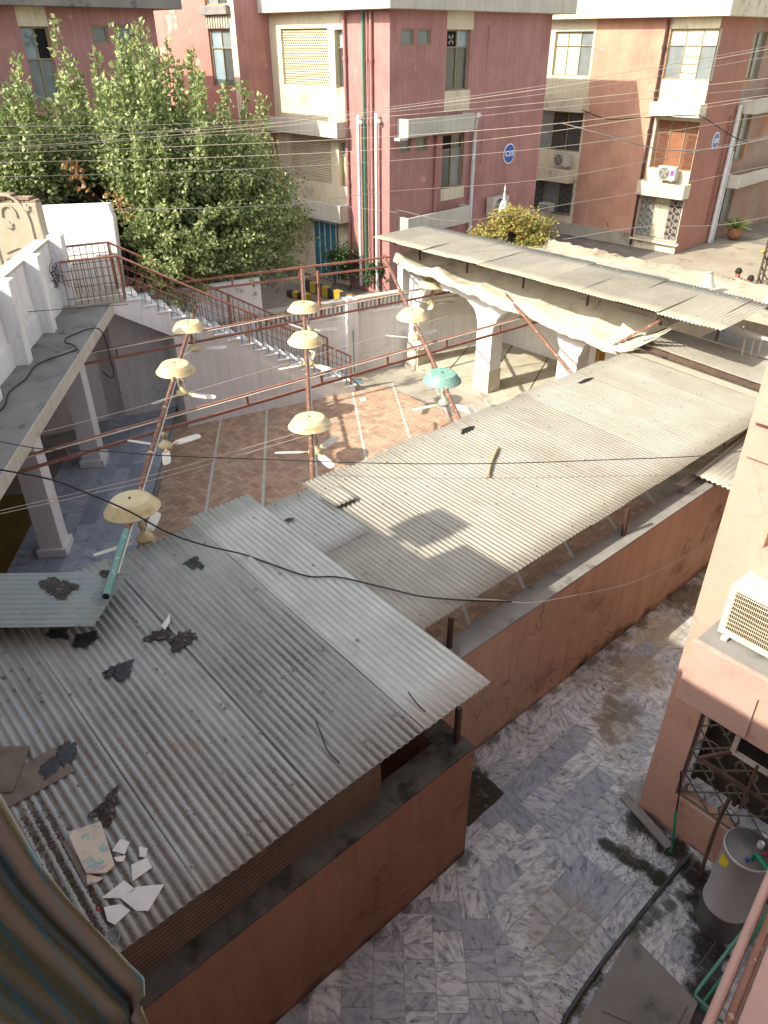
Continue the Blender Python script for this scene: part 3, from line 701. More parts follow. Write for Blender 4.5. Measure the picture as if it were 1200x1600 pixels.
obj('purlin', MB().bar((-4.5,4.4,2.42),(-4.5,13.2,2.42),.05,.05).bar((-7.5,4.5,2.55),(-7.5,13.2,2.55),.05,.05), 'ironbar', farR)
# torn scrap at the roof's corner
q0 = atZ(492,772,2.62)
m = MB(); corr(m, q0 + Vector((.05,0,.02)), Vector((1,.02,-.05)), .42, (0,1,0), 5, .011, .076, 3, 6)
obj('roof_scrap', m, 'roofcream', None, 'small torn cream sheet piece at the upper edge below the white fan', 'metal scrap', solid=.003)
for i, (pp, lab) in enumerate((([(722,672),(733,668),(742,667),(738,672),(728,677),(720,680)], 'jagged rusted tear in the long roof near the teal fan'), ([(902,600),(915,593),(928,591),(920,596),(908,600)], 'small jagged tear in the long roof near its far white pillar'))):
    pts = [atP(u, v, (-4.37,0,2.45), (.045,0,1)) + Vector((0,0,.014)) for u, v in pp]
    m = MB().prism(pts, (0,0,.006)); obj('roof_tear', m, 'darkint', None, lab, 'hole')
# third roof, higher, behind; flashing between
r3 = thing('rear_tin_roof', 'cream corrugated tin roof one step higher behind the long roof', 'roof', (-5.5, 14.4, 2.68))
for k, (y0, y1, xa, ll) in enumerate(((13.45, 14.62, -3.0, 4.5), (14.6, 15.75, -2.6, 4.1))):
    m = MB(); corr(m, (xa, y0, 2.61 + .03*k), dU, ll, (0,1,0), (y1-y0)/.076, .011, .076, 6, 6, sag=.004, seed=80+k)
    s_ = obj('roof_sheet', m, 'roofcream', r3, solid=.002)
    for xx in (-4.2, -5.2, -6.3):
        for yy in (y0+.15, y0+.6, y0+1.0): add_screw(s_, (xx, y0 + .076*(round((yy-y0)/.076)+.25), 2.61 + .03*k + .045*(xa-xx) + .012))
    if k == 0: obj('fascia', MB().bar((-3.1,13.50,2.53),(-7.4,13.50,2.72),.03,.08), 'ironbar', r3)  # fascia bar coloured dark to stand for the shadow gap below this roof
obj('roof_flashing', MB().add([(-3,13.30,2.395),(-7.5,13.30,2.60),(-7.5,13.55,2.60),(-3,13.55,2.395)], [(0,1,2,3)]), 'conclight', None, 'flat metal flashing strip between the long roof and the rear roof', 'flashing', solid=.004)
# little lean-to over the alley at the far end
m = MB(); corr(m, (-3.15, 10.45, 2.12), (-.05,1,.03), 2.7, (-1,0,.02), 15, .011, .085, 5, 6)
obj('alley_canopy', m, 'roofcream', None, 'small corrugated sheet canopy over the alley beyond the salmon wall', 'canopy', solid=.003)
obj('white_board', MB().prism([atZ(u,v,1.99) for u,v in ((1054,758),(1085,735),(1097,741),(1069,760))], (0,0,.012)), 'tilewhite', None, 'white board lying on the wall top under the far eave', 'board')
# small sheet at the left lying over the near roof
c4 = [atZ(u, v, 2.83) for u, v in ((0,984),(178,971),(200,893),(0,896))]
dl = (c4[2] - c4[3]); dl2 = dl.normalized(); dw = (c4[0] - c4[3]); dw = (dw - dl2 * dw.dot(dl2)).normalized()
m = MB(); corr(m, c4[3] - dl2 * 1.6, dl2, 1.6 + dl.length, dw, 11.2, .013, .085, 10, 6, ends=lambda t: (0, 1 - .035*t))
s4 = obj('loose_tin_sheet', m, mk('grey_sheet', '8f9894', '7f8884', 1.5, .5, metal=.3, spots=[('c0b394', 1.2, .72, .76), ('6c6a60', 4, .58, .7)]), None, 'loose grey corrugated sheet lying at the left over the near roof', 'metal sheet', solid=.003)

# ================================================================ VERANDA (left) in courtyard axes
ver = thing('prayer_hall_veranda', 'white veranda with grey concrete roof slab and finned parapet at the left', 'building', E_(-5, 12, 0))
obj('roof_slab', MB().prism([E_(-4.04, -6, 3.02), E_(-4.04, 16.75, 3.02), E_(-12, 16.75, 3.02), E_(-12, -6, 3.02)], (0,0,.2)), 'conc', ver, bevel=.015)
obj('slab_edge', MB().prism([E_(-4.015, -6, 2.98), E_(-4.015, 16.8, 2.98), E_(-4.035, 16.8, 2.98), E_(-4.035, -6, 2.98)], (0,0,.245)), 'slabc', ver, bevel=.01)
obj('beam', MB().prism([E_(-4.62, -6, 2.62), E_(-4.62, 16.7, 2.62), E_(-4.87, 16.7, 2.62), E_(-4.87, -6, 2.62)], (0,0,.4)), 'white', ver)
cpos = [atZ(90,865).dot(dE), atZ(147,728).dot(dE)]
sp_ = cpos[1] - cpos[0]
for tt in (cpos[0] - sp_, cpos[0], cpos[1]):
    c_ = obj('column', MB().prism([E_(-4.55,tt-.2,.25), E_(-4.55,tt+.2,.25), E_(-4.95,tt+.2,.25), E_(-4.95,tt-.2,.25)], (0,0,2.38)), 'white', ver, bevel=.01)
    obj('base', MB().prism([E_(-4.49,tt-.26,.09), E_(-4.49,tt+.26,.09), E_(-5.01,tt+.26,.09), E_(-5.01,tt-.26,.09)], (0,0,.17)), 'white', c_, bevel=.015)
# parapet with tapering fins
tf = [atZ(u, v, 3.22).dot(dE) for u, v in ((47,567),(82,520),(116,477))]; st = (tf[2] - tf[0]) / 2
par = MB().prism([E_(-5.0, -6, 3.2), E_(-5.0, 16.2, 3.2), E_(-5.12, 16.2, 3.2), E_(-5.12, -6, 3.2)], (0,0,1.36))
parapet = obj('parapet', par, 'white', ver, bevel=.01)
obj('parapet_ledge', MB().prism([E_(-4.97, -6, 3.2), E_(-4.97, 16.2, 3.2), E_(-5.13, 16.2, 3.2), E_(-5.13, -6, 3.2)], (0,0,.42)), 'white', ver, bevel=.01)
obj('parapet_cap', MB().prism([E_(-4.97, -6, 4.56), E_(-4.97, 16.2, 4.56), E_(-5.25, 16.2, 4.56), E_(-5.25, -6, 4.56)], (0,0,.05)), 'slabc', ver, bevel=.01)
tt = tf[2]
while tt > -6:
    lo = [(-4.76, 3.22), (-5.0, 3.22), (-5.0, 4.67), (-4.72, 4.67)]
    vs = [E_(s_, t2, z) for t2 in (tt-.13, tt+.13) for s_, z in lo]
    obj('fin', MB().hexa([vs[0],vs[1],vs[2],vs[3],vs[4],vs[5],vs[6],vs[7]]), 'white', ver, bevel=.008)
    obj('shelf', MB().prism([E_(-4.86,tt+.35,3.86), E_(-4.86,tt+.85,3.86), E_(-5.0,tt+.85,3.86), E_(-5.0,tt+.35,3.86)], (0,0,.06)), 'white', ver)
    tt -= st
obj('back_wall', MB().prism([E_(-10.5, -6, .09), E_(-10.5, 13.8, .09), E_(-10.7, 13.8, .09), E_(-10.7, -6, .09)], (0,0,2.95)), 'white', ver)
# end wall below the landing, beige relief facade and white block above it
ew = thing('stair_side_wall', 'grey white wall with shallow pilaster in the dark recess under the landing', 'wall', (-17.2, 5.5, 0))
fW = Face(SF + nS * 1.28, -vS, -nS)
mW = MB(); wall(mW, fW, 2.0, 9.0, 0, 3.0)
obj('wall_body', mW, 'white', ew, solid=.12)
a0 = fW.px(172, 600)[0]
obj('pilaster', MB().fbox(fW, a0 - .2, a0 + .2, 0, 3.0, 0, .12), 'white', ew)
# white block behind the landing
q_ = atZ(190, 446, 3.28); fb = Face((q_.x, q_.y, 0), -dE*0 + Vector((-.80,-.60,0)), Vector((.60,-.80,0)))
a_, b_ = fb.px(62, 322); a2, b2 = fb.px(168, 318); a3, b3 = fb.px(178,340)
n_ = fb.n * -.16
poly = [fb.p(0, 3.0), fb.p(a3+.02, b3), fb.p(a2, b2), fb.p(a_, b_), fb.p(a_, 3.0)]
obj('white_block_wall', MB().prism(poly, n_), 'whiteclean', None, 'tall whitewashed wall panel with rounded corner behind the stair landing', 'wall', bevel=.02)
# relief facade
q_ = atD(68, 372, 17.2); fr = Face((q_.x, q_.y, 0), Vector((-.72,-.69,0)), Vector((.69,-.72,0)))
A0, B0 = fr.px(68, 372); A1, B1 = fr.px(48, 318)
rel = thing('relief_facade', 'beige moulded wall with arch, star and crescent reliefs at the left edge', 'wall', fr.p(.2, 2.9))
obj('wall_body', MB().fbox(fr, 0, 4.5, 2.9, B1, -.25, 0), 'beige', rel, bevel=.01)
def arch_strip(mb, cx, b, rx, rz, w_, d0, d1, n=16, lo=0, hi=math.pi):
    for k in range(n):
        t0, t1 = lo + (hi-lo)*k/n, lo + (hi-lo)*(k+1)/n
        P = [fr.p(cx + (rx+e)*math.cos(t), b + (rz+e)*math.sin(t), d) for d in (d0, d1) for t, e in ((t0,0),(t1,0),(t1,w_),(t0,w_))]
        mb.hexa(P)
def star(mb, cx, cz, r, d0, d1, n=6, r2=None):
    r2 = r2 or r * .5
    pts = [(cx + (r if k % 2 == 0 else r2)*math.cos(math.pi*k/n + math.pi/2), cz + (r if k % 2 == 0 else r2)*math.sin(math.pi*k/n + math.pi/2)) for k in range(2*n)]
    mb.prism([fr.p(a, b, d0) for a, b in pts], fr.n * (d1 - d0))
m = MB(); c1 = fr.px(15, 345)
arch_strip(m, c1[0], c1[1] - .05, .40, .52, .05, 0, .03)
m.fbox(fr, c1[0]-.45, c1[0]-.40, 3.6, c1[1]-.05, 0, .03); m.fbox(fr, c1[0]+.40, c1[0]+.45, 3.6, c1[1]-.05, 0, .03)
obj('arch_moulding', m, 'beige', rel, bevel=.008)
m = MB(); arch_strip(m, c1[0] - .02, c1[1] + .12, .13, .15, .045, 0, .03, lo=-.2, hi=3.4); obj('crescent_relief', m, 'beige', rel, bevel=.005)
for u, v in ((42, 325), (16, 352)):
    q = fr.px(u, v); m = MB(); star(m, q[0], q[1], .085, 0, .03); obj('star_relief', m, 'beige', rel)
m = MB()
for k in range(3):
    q = fr.px(30, 385 + k*10)
    for sgn in (-1, 1):
        p0 = fr.p(q[0], q[1], .01); p1 = fr.p(q[0] + sgn*.32, q[1] - .12, .01); m.bar(p0, p1, .03, .04)
    
obj('chevron_moulding', m, 'beige', rel)
# broken brick rim above the facade
m = MB(); rr = random.Random(4)
for row in range(3):
    for k in range(12):
        if row == 2 and rr.random() < .5 or (row == 1 and rr.random() < .2): continue
        a = .02 + k*.24 + (row % 2)*.12; m.fbox(fr, a, a+.22, B1 + .003 + row*.055, B1 + row*.055 + .05, -.24 + rr.uniform(-.02,.02), -.03 + rr.uniform(-.03,.01))
obj('broken_brickwork', m, mk('old_brick', 'a08a74', '86725f', 6, .95, island=.2, bump=.5), rel)

# ================================================================ STAIR
stair = thing('outside_staircase', 'whitewashed outside staircase rising left to the veranda roof', 'staircase', SF)
NST = 18; RUN = 5.45; RISE = 3.22 / NST; TR = RUN / NST
prof = [(0, 0)]
for k in range(NST): prof += [(k*TR, (k+1)*RISE), ((k+1)*TR, (k+1)*RISE)]
prof += [(6.75, 3.22), (6.75, 3.0), (5.75, 3.0), (4.55, 2.28), (4.55, 0)]
def SP(d, z, o=0): return SF - vS * d + nS * o + Vector((0, 0, z))
m = MB(); n = len(prof); m.v = [SP(d, z, o) for o in (0, 1.0) for d, z in prof]
for i in range(n): m.f.append([i, (i+1)%n, n+(i+1)%n, n+i])
# side faces as vertical strips (the outline is not convex)
for o in (0, 1.0):
    for k in range(NST):
        d0, d1, zt = k*TR, (k+1)*TR, (k+1)*RISE
        def zb(d): return 0 if d <= 4.55 else (2.28 + (d-4.55)*.6 if d < 5.75 else 3.0)
        if d0 < 4.55 < d1:
            m.add([SP(d0,0,o),SP(4.55,0,o),SP(4.55,zt,o),SP(d0,zt,o)], [(0,1,2,3)]); m.add([SP(4.55,2.28,o),SP(d1,zb(d1),o),SP(d1,zt,o),SP(4.55,zt,o)], [(0,1,2,3)])
        else: m.add([SP(d0,zb(d0),o),SP(d1,zb(d1) if d1 > 4.55 else 0,o),SP(d1,zt,o),SP(d0,zt,o)], [(0,1,2,3)])
    m.add([SP(RUN,zb(RUN),o),SP(5.75,3.0,o),SP(5.75,3.22,o),SP(RUN,3.22,o)], [(0,1,2,3)])
    m.add([SP(5.75,3.0,o),SP(6.75,3.0,o),SP(6.75,3.22,o),SP(5.75,3.22,o)], [(0,1,2,3)])
obj('stair_body', m, 'white', stair)
for k in range(NST):
    m = MB(); P = [SP(d, z, o) for z in ((k+1)*RISE+.003, (k+1)*RISE+.033) for d, o in ((k*TR-.03,-.035),((k+1)*TR-.005,-.035),((k+1)*TR-.005,1.03),(k*TR-.03,1.03))]
    m.hexa(P); obj('tread', m, 'whiteclean', stair, bevel=.004)
obj('landing_slab', MB().prism([SP(5.45,3.225,-.03), SP(7.6,3.225,-.03), SP(7.6,3.225,1.9), SP(5.45,3.225,1.9)], (0,0,.03)), 'cement', stair)
def railing(name, lab, o, d0, d1, h=.85, group=None):
    def top(d): return max(0, min(RUN, d)) / RUN * 3.22 + .1
    r_ = thing(name, lab, 'railing', SP(d0, 0, o), group)
    flat = [SP(d, top(d) + h, o) for d in (d0, d1)] if d1 <= RUN else [SP(d0, top(d0)+h, o), SP(RUN, 3.32+h, o), SP(d1, 3.32+h, o)]
    obj('top_rail', MB().tube(flat, .024, 8), 'rust', r_)
    dn = Vector((0,0,-.2)); m = MB()
    m.tube([p + dn for p in flat], .009, 6); m.tube([p + dn*1.9 for p in flat], .009, 6); m.tube([p - Vector((0,0,h-.08)) for p in flat], .009, 6)
    obj('mid_rail', m, 'rust', r_)
    m = MB(); d = d0 + .12
    while d < d1: b = SP(d, top(d) - .06, o); m.tube([b, b + Vector((0,0,h+.04))], .0075, 5); d += .13
    obj('bars', m, 'ironbar', r_)
    for d in (d0, (d0 + min(d1, RUN))/2, min(d1, RUN)):
        b = SP(d, top(d) - .1, o); obj('post', MB().bar(b, b + Vector((0,0,h+.1)), .04), 'rust', r_)
    return r_
railing('stair_railing', 'rust red railing on the courtyard side of the staircase', .06, .1, 6.6, .85, 'stair railings')
railing('stair_railing', 'rust red railing on the far, tree side of the staircase', .95, .35, 6.9, .95, 'stair railings')

# boundary wall with pierced band, pillar
bw = thing('boundary_wall', 'whitewashed boundary wall with pierced band on top, right of the stairs', 'wall', SF + nS*1.2)
fB = Face(SF + nS*1.12, vS, -nS)
m = MB(); m.fbox(fB, -4.5, 5.2, 0, 1.72, -.18, 0); obj('wall_body', m, 'white', bw)
obj('cap', MB().fbox(fB, -4.5, 5.2, 2.06, 2.14, -.22, .04), 'slabc', bw, bevel=.01)
m = MB(); a = -4.5
while a < 2.35:
    m.fbox(fB, a, a+.055, 1.72, 2.06, -.13, -.05); a += .125
obj('pierced_band', m, 'white', bw)
obj('solid_band', MB().fbox(fB, 3.0, 5.2, 1.72, 2.06, -.18, -.002), 'white', bw)
obj('band_ledge', MB().fbox(fB, -4.5, 5.2, 1.69, 1.75, -.183, .03), 'white', bw)
ap = fB.px(548, 520)[0]
obj('pillar', MB().fbox(fB, ap-.16, ap+.16, 0, 2.16, -.25, .16), 'white', bw, bevel=.01)
obj('green_downpipe', MB().tube([fB.p(ap-.02, 1.35, .19), fB.p(ap, .02, .2)], .012), 'greenpipe', None, 'thin green pipe standing against the white boundary pillar', 'pipe')

# ================================================================ ARCADE (right rear)
arc = thing('white_arcade', 'white arcade with cusped arches and tiled platform behind the courtyard', 'building', (-11, 14.5, 0))
PX = [(-14.72,-14.3), (-12.17,-11.66), (-9.62,-9.08), (-7.1,-6.6)]
for a, b in PX:
    c_ = obj('pillar', MB().box(a, b, 13.92, 14.36, .15, 2.1), 'whiteclean', arc, bevel=.01)
    obj('dado', MB().box(a-.012, b+.012, 13.908, 14.372, .15, .75), 'tilefloor', c_)
for i in range(3):
    x0, x1 = PX[i][1], PX[i+1][0]; xc, hw = (x0+x1)/2, (x1-x0)/2; m = MB(); N_ = 22; prev = None
    for k in range(N_ + 1):
        u = -1 + 2*k/N_; z = 1.88 + .62*(max(0, 1-abs(u)**3.4))**.6 - .03*abs(math.sin(u*math.pi*3.5))
        if abs(u) > .985: z = 1.88
        cur = (xc + u*hw, z)
        if prev:
            P = [(x, y, zz) for y in (13.95, 14.2) for x, zz in ((prev[0],prev[1]),(cur[0],cur[1]),(cur[0],2.62),(prev[0],2.62))]
            m.hexa([Vector(p) for p in P])
        prev = cur
    obj('arch', m, 'whiteclean', arc)
[obj('frieze', MB().box(a, b, 13.95, 14.2, 2.1, 2.62), 'whiteclean', arc) for a, b in PX[:3]]
obj('back_wall', MB().box(-15.0, -2, 17.2, 17.4, .15, 2.96), 'white', arc)
obj('side_wall', MB().box(-15.15, -14.95, 13.9, 17.4, .0, 2.96), 'white', arc)
obj('roof_slab', MB().box(-15.2, -7.3, 14.3, 18.0, 2.96, 3.07).box(-7.3, 3, 15.9, 18.0, 2.961, 3.068), 'conclight', arc)
rr = random.Random(12)
def kerbf(i, j):
    x = -13.4 + 16.4*i; th = math.pi*j; n1 = mnoise.noise(Vector((x*2.1, j*3, 0))); n2 = mnoise.noise(Vector((x*7, j*5, 3)))
    return (x, 17.9 - .17*math.cos(th)*(1+.2*n1) + .03*n2, 3.06 + .11*math.sin(th)**.6*(1 + .8*n1 + .5*n2))
obj('parapet_kerb', MB().grid(kerbf, 260, 10, False), 'dust', arc)
rubble = MB()
for k in range(60):
    x = rr.uniform(-7, 3); y_ = rr.uniform(16, 17.6); s_ = rr.uniform(.03,.12); rubble.box(x, x+s_, y_, y_+s_*.8, 3.065, 3.07+s_*.4)
obj('roof_rubble', rubble, 'conclight', arc)
obj('plywood_panel', MB().box(-9.0, -8.9, 14.5, 14.75, .9, 2.0), 'ply', None, 'yellow plywood strip standing behind the far white pillar', 'board')
# canopy over the arcade roof edge
cano = thing('roof_canopy', 'narrow dusty corrugated canopy above the cloth on the white arcade', 'canopy', (-10.5, 14, 3.07))
zc = 3.66
cw = .95; x = -15.15; k = 0
while x < -5.7:
    m = MB(); wv_ = min(cw, -5.55 - x)
    corr(m, (x, 13.0 + rnd.uniform(-.02,.02) - .012*(x+15), zc + .004*(k%2) - (.0 if x < -7 else .02)), (-.04,1,.01), 2.1, (1,0,0), wv_/.076, .011, .076, 5, 6, sag=.012, seed=200+k)
    s_ = obj('roof_sheet', m, 'cansteel', cano, solid=.003)
    for yy in (13.25, 14.85):
        for xx in (x+.2, x+.6): add_screw(s_, (xx, yy, zc + .016))
    x += cw - .03; k += 1
m = MB()
obj('front_rail', MB().tube([(-15.1,13.2,3.6),(-5.6,13.05,3.6)], .02), 'ironbar', cano)
obj('rear_rail', MB().tube([(-15.3,14.95,3.6),(-6,14.95,3.6)], .02), 'ironbar', cano)
for x in (-14.4,-12.7,-10.9,-9.1,-7.3,-6.1):
    obj('post', MB().bar((x,14.0,3.05),(x,14.0,3.62),.04), 'ironbar', cano)
    obj('cross_rail', MB().bar((x,13.1,3.59),(x,15.0,3.59),.035), 'ironbar', cano)
obj('brace', MB().bar(atY(850,600,13.2)*0 + Vector((-7.9,13.3,2.62)), (-6.9,13.3,3.45), .05), 'rustpole', cano)
# swagged cloth
sup = [-14.75,-13.35,-11.9,-10.3,-8.7,-7.55]
def cloth(i, t):
    x = -14.85 + i * 7.3
    j = max([k for k in range(len(sup)) if sup[k] <= x + 1e-6] or [0]); j = min(j, len(sup)-2)
    u = max(0, min(1, (x - sup[j]) / (sup[j+1] - sup[j]))); sw = math.sin(math.pi*u)**.8
    base = 3.10 - .085*(x + 14.85) + .02*math.sin(x*2.3)
    f1 = mnoise.noise(Vector((x*4.0 + 2*t*(u-.5), t*1.5, j))); f2 = mnoise.noise(Vector((x*13 + 9*t*(u-.5), t*2, j+7)))
    lip = base + .17 - (.16 + .04*math.sin(j*2.1))*sw; low = base - .08 - .05*sw
    if t < .5:                      # trough behind the lip, in the canopy's shade
        q = t/.5; z = 3.46*(1-q) + lip*q - .22*math.sin(math.pi*q)**1.1*(.6+.4*sw); y = 14.6 - 1.03*q
    else:
        q = (t-.5)/.5; z = lip + (low - lip)*q; y = 13.57 - .12*math.sin(q*math.pi*.6) - .02*sw
    return (x, y + .03*f1 + .022*f2*(1.3 - sw), z + .02*f1)
obj('draped_cloth', MB().grid(cloth, 460, 34), 'cloth', None, 'dusty cream cloth swagged along the arcade roof edge under the canopy', 'cloth', solid=.004)
def cloth2(i, t):
    top_ = Vector((-7.9 + 1.25*i, 13.55 - .1*i, 3.05 + .3*i)); bot = Vector((-7.95 + .5*i, 13.28, 2.60 + .02*i))
    p = top_.lerp(bot, t); sag = math.sin(math.pi*i)*(1-t)
    f1 = mnoise.noise(Vector((i*2, t*9 + i*3, 1))); f2 = math.sin((t*7 + i*1.2)*2*math.pi)
    p.z -= .5*sag*(.4+.6*t); p.y += -.10*math.sin(math.pi*i) + .03*f2 + .06*f1; p.z += .02*f2
    return p
obj('bunched_cloth', MB().grid(cloth2, 60, 50), 'cloth', None, 'bunched cream cloth hanging at the right end of the swags', 'cloth', solid=.004)

# ================================================================ OVERHEAD FRAMES AND POLES
def truss(lab, p, q, z, gap=.22, n=7, pvc=False, post=None):
    a, b = atZ(*p, z), atZ(*q, z); t_ = thing('pipe_frame', lab, 'frame', (a+b)/2, 'rust red double rails above the courtyard')
    obj('upper_rail', MB().bar(a, b, .045), 'rust', t_); dn = Vector((0,0,-gap)); obj('lower_rail', MB().bar(a+dn, b+dn, .045), 'rust', t_)
    for k in range(n):
        c = a.lerp(b, (k+.5)/n); obj('strut', MB().bar(c + Vector((0,0,-.02)), c+dn, .035), 'rust', t_)
    if pvc: o = Vector((.055,-.01,.005)); obj('conduit', MB().tube([a+o, a.lerp(b,.3)+o+Vector((0,0,-.01)), b+o], .013, 6), 'pvc', t_)
    return a, b, t_
T1 = truss('nearest double rail frame, crossing from the near veranda column to the arcade', (20,719), (893,474), 2.47, pvc=True, n=8)
T2 = truss('middle double rail frame, running through the middle row of domes', (118,555), (715,441), 2.47, pvc=True, n=6)
T3 = truss('farthest double rail frame, above the staircase and the boundary wall', (190,452), (612,401), 3.22, gap=.24, n=4)
b_ = atZ(500, 489, 2.14); obj('post', MB().bar(b_, b_ + Vector((0,0,1.05)), .05), 'rust', T3[2])
def near(u, v, a, b):                     # point of segment a-b met by a sight line
    d = Vector(ray(u, v)).normalized(); e = b - a; w0 = a - Vector(CP)
    A_, B_, C_, D_, E2 = e.dot(e), e.dot(d), d.dot(d), e.dot(w0), d.dot(w0)
    s_ = (B_*E2 - C_*D_) / (A_*C_ - B_*B_); return a + e * s_
PO = {}
for key, p, zp, q, zq, lab, mt in ((1, (166,930), 2.93, (307,478), 2.66, 'long rusty pole with teal painted lower end, leftmost of the fan poles', 'rustpole'),
        (2, (489,752), 2.56, (471,415), 3.2, 'rusty pole running down the middle of the picture through three domes', 'rustpole'),
        (3, (722,664), 2.52, (600,400), 3.2, 'rusty pole that carries the teal dome', 'rustpole'),
        (4, (900,592), 2.52, (786,455), 2.85, 'bare rusty pole without fans in front of the far white pillar', 'rustpole')):
    a, b = atZ(*p, zp), atZ(*q, zq); t_ = thing('fan_pole', lab, 'pole', a, 'poles that carry the fans')
    PO[key] = (a, b); obj('pipe', MB().tube([a, b], .038, 10), mt, t_)
    if key == 1:
        e = a.lerp(b, .115); obj('painted_end', MB().tube([a - (b-a).normalized()*.02, e], .044, 12), 'tealpaint', t_)
        obj('open_end', MB().tube([a - (b-a).normalized()*.024, a - (b-a).normalized()*.018], .036, 10), 'darkint', t_)
        for f in (.3, .45, .62, .8): c = a.lerp(b, f); obj('clamp', MB().tube([c, c + (b-a).normalized()*.05], .047, 10), 'fancream', t_)
    if key in (1, 2, 3): o = Vector((.05,.02,-.02)); obj('conduit', MB().tube([a.lerp(b,.04)+o, b+o], .012, 6), 'pvc', t_)
# fan prototype (hung .0 = pole axis)
def make_fan(teal=False, dome=True):
    f_ = thing('ceiling_fan', 'x', 'ceiling fan', (0,0,0), 'outdoor ceiling fans under round metal domes')
    dm = 'fanteal' if teal else 'fancream'
    if dome:
        d_ = obj('dome', MB().lathe([(0,.158),(.06,.16),(.19,.154),(.243,.15),(.249,.147),(.253,.141),(.30,.085),(.342,.022),(.345,.016),(.36,.008),(.36,.002),(.34,.004),(.25,.12),(0,.13)], (0,0,0), 40), dm, f_)
        obj('bolt', MB().lathe([(0,.18),(.012,.18),(.014,.158)], (0,0,0), 8), 'ironbar', d_)
        obj('bracket', MB().bar((0,0,.03),(0,0,.16),.03).bar((-.06,.06,.02),(.06,-.06,.02),.03,.02), 'ironbar', f_)
    o = Vector((.06,.03,0))
    obj('rod', MB().tube([(.03,.02,.0), o + Vector((0,0,-.36))], .013, 8), 'fancream' if not teal else 'aluminium', f_)
    obj('rod_cup', MB().lathe([(.015,-.20),(.045,-.22),(.05,-.25),(.03,-.30),(.015,-.31)], o, 16), 'fancream' if not teal else 'aluminium', f_)
    obj('wire', MB().tube(spline([(.0,-.03,.0), (.11,.02,-.10), (.12,.06,-.24), o + Vector((.02,.0,-.34))], 5), .005, 5), 'black', f_)
    obj('motor', MB().lathe([(.0,-.34),(.03,-.34),(.05,-.37),(.09,-.40),(.115,-.43),(.12,-.46),(.1,-.49),(.06,-.51),(0,-.515)], o, 24), 'fancream' if not teal else 'aluminium', f_)
    for k in range(3):
        t = 2*math.pi*k/3; ca, sa = math.cos(t), math.sin(t); X_ = Vector((ca,sa,0)); Y_ = Vector((-sa,ca,0)); z = Vector((0,0,-.455))
        def bp(r, w_, tw): return o + X_*r + Y_*w_ + z + Vector((0,0,w_*tw))
        m = MB(); st_ = [(.19,.045),(.24,.062),(.42,.068),(.60,.064),(.655,.05),(.675,.02)]
        top_ = [bp(r, s*w_, .22) for r, w_ in st_ for s in (-1,1)]
        vs = top_ + [p - Vector((0,0,.004)) for p in top_]; n = len(st_); fs = []
        for i in range(n-1): fs += [(2*i,2*i+1,2*i+3,2*i+2), (2*n+2*i,2*n+2*i+2,2*n+2*i+3,2*n+2*i+1), (2*i,2*i+2,2*n+2*i+2,2*n+2*i), (2*i+1,2*n+2*i+1,2*n+2*i+3,2*i+3)]
        fs += [(0,2*n,2*n+1,1),(2*n-2,2*n-1,4*n-1,4*n-2)]
        m.add(vs, fs); b_ = obj('blade', m, 'bladew', f_)
        obj('blade_arm', MB().prism([bp(.09,-.02,.2), bp(.24,-.03,.2), bp(.24,.03,.2), bp(.09,.02,.2)], (0,0,.006)), 'fancream', b_)
    return f_
F0_ = make_fan(); F1_ = make_fan(teal=True); F2_ = make_fan(dome=False)
FANS = [(F0_, 1, (206,797), 20, 'fan under the nearest, largest cream dome by the teal pole end'),
        (F2_, 1, (262,660), -25, 'fan without a dome on the left pole, over the marble border'),
        (F0_, 1, (271,580), 35, 'fan under the second cream dome from the top of the left pole'),
        (F0_, 1, (296,516), 55, 'fan under the topmost dome of the left pole, before the staircase'),
        (F0_, 2, (482,667), -12, 'fan under the lowest dome of the middle pole, over the red brick paving'),
        (F0_, 2, (477,536), 18, 'fan under the middle dome of the middle pole'),
        (F0_, 2, (474,486), 60, 'fan under the topmost dome of the middle pole, before the pierced wall'),
        (F1_, 3, (687,598), 15, 'fan under the patinated teal dome, over the brick paving'),
        (F0_, 3, (641,499), -30, 'fan under the cream dome on the pole above the teal one'),
        (F0_, 0, (676,460), 70, 'fan under the dome hanging before the left arcade arch')]
used = set()
for pr_, pk, (u, v), ang, lab in FANS:
    p = near(u, v, *(PO[pk] if pk else (T2[0], T2[1])))
    f_ = pr_ if pr_.name not in used else dup(pr_); used.add(pr_.name); f_.location = p + Vector((0,0,.02)); f_.rotation_euler = (R(rnd.uniform(-4,4)), R(rnd.uniform(-4,4)), R(ang)); f_['label'] = lab

# ================================================================ RED APARTMENT BUILDINGS (one shared orientation)
aC = R(-3.71); cDir = Vector((math.sin(aC), math.cos(aC), 0)); dDir = Vector((-cDir.y, cDir.x, 0))     # along the shaded / the sunlit faces
MC = atX(609, 14, -20.2); MC.z = 0
mid = thing('apartment_building', 'dusty red three storey apartment block with round blue C3/3 sign, centre', 'building', MC)
fD = Face(MC, dDir, -cDir)                 # sunlit face, a grows to the left
fC = Face(MC, cDir, -dDir)                 # shaded face, a grows away
ZT = 8.76
aP = fD.px(543, 200)[0]; aL = fD.px(421, 100)[0]
jal1 = fD.rect(438, 45, 515, 136); nar1 = fD.rect(522, 46, 541, 139); jal2 = fD.rect(452, 207, 519, 289); nar2 = fD.rect(529, 222, 543, 293); jal3 = fD.rect(460, 345, 495, 375)
jal3 = (jal3[0], jal3[1], 1.2, 2.3)
m = MB(); wall(m, fD, aP+.02, aL, 0, ZT, [jal1, nar1, jal2, nar2, jal3], .2)
obj('cream_wall', m, 'creamw', mid)
m = MB(); wall(m, fD, 0, aP+.02, 0, ZT); obj('sunlit_wall', m, 'pinkA', mid)
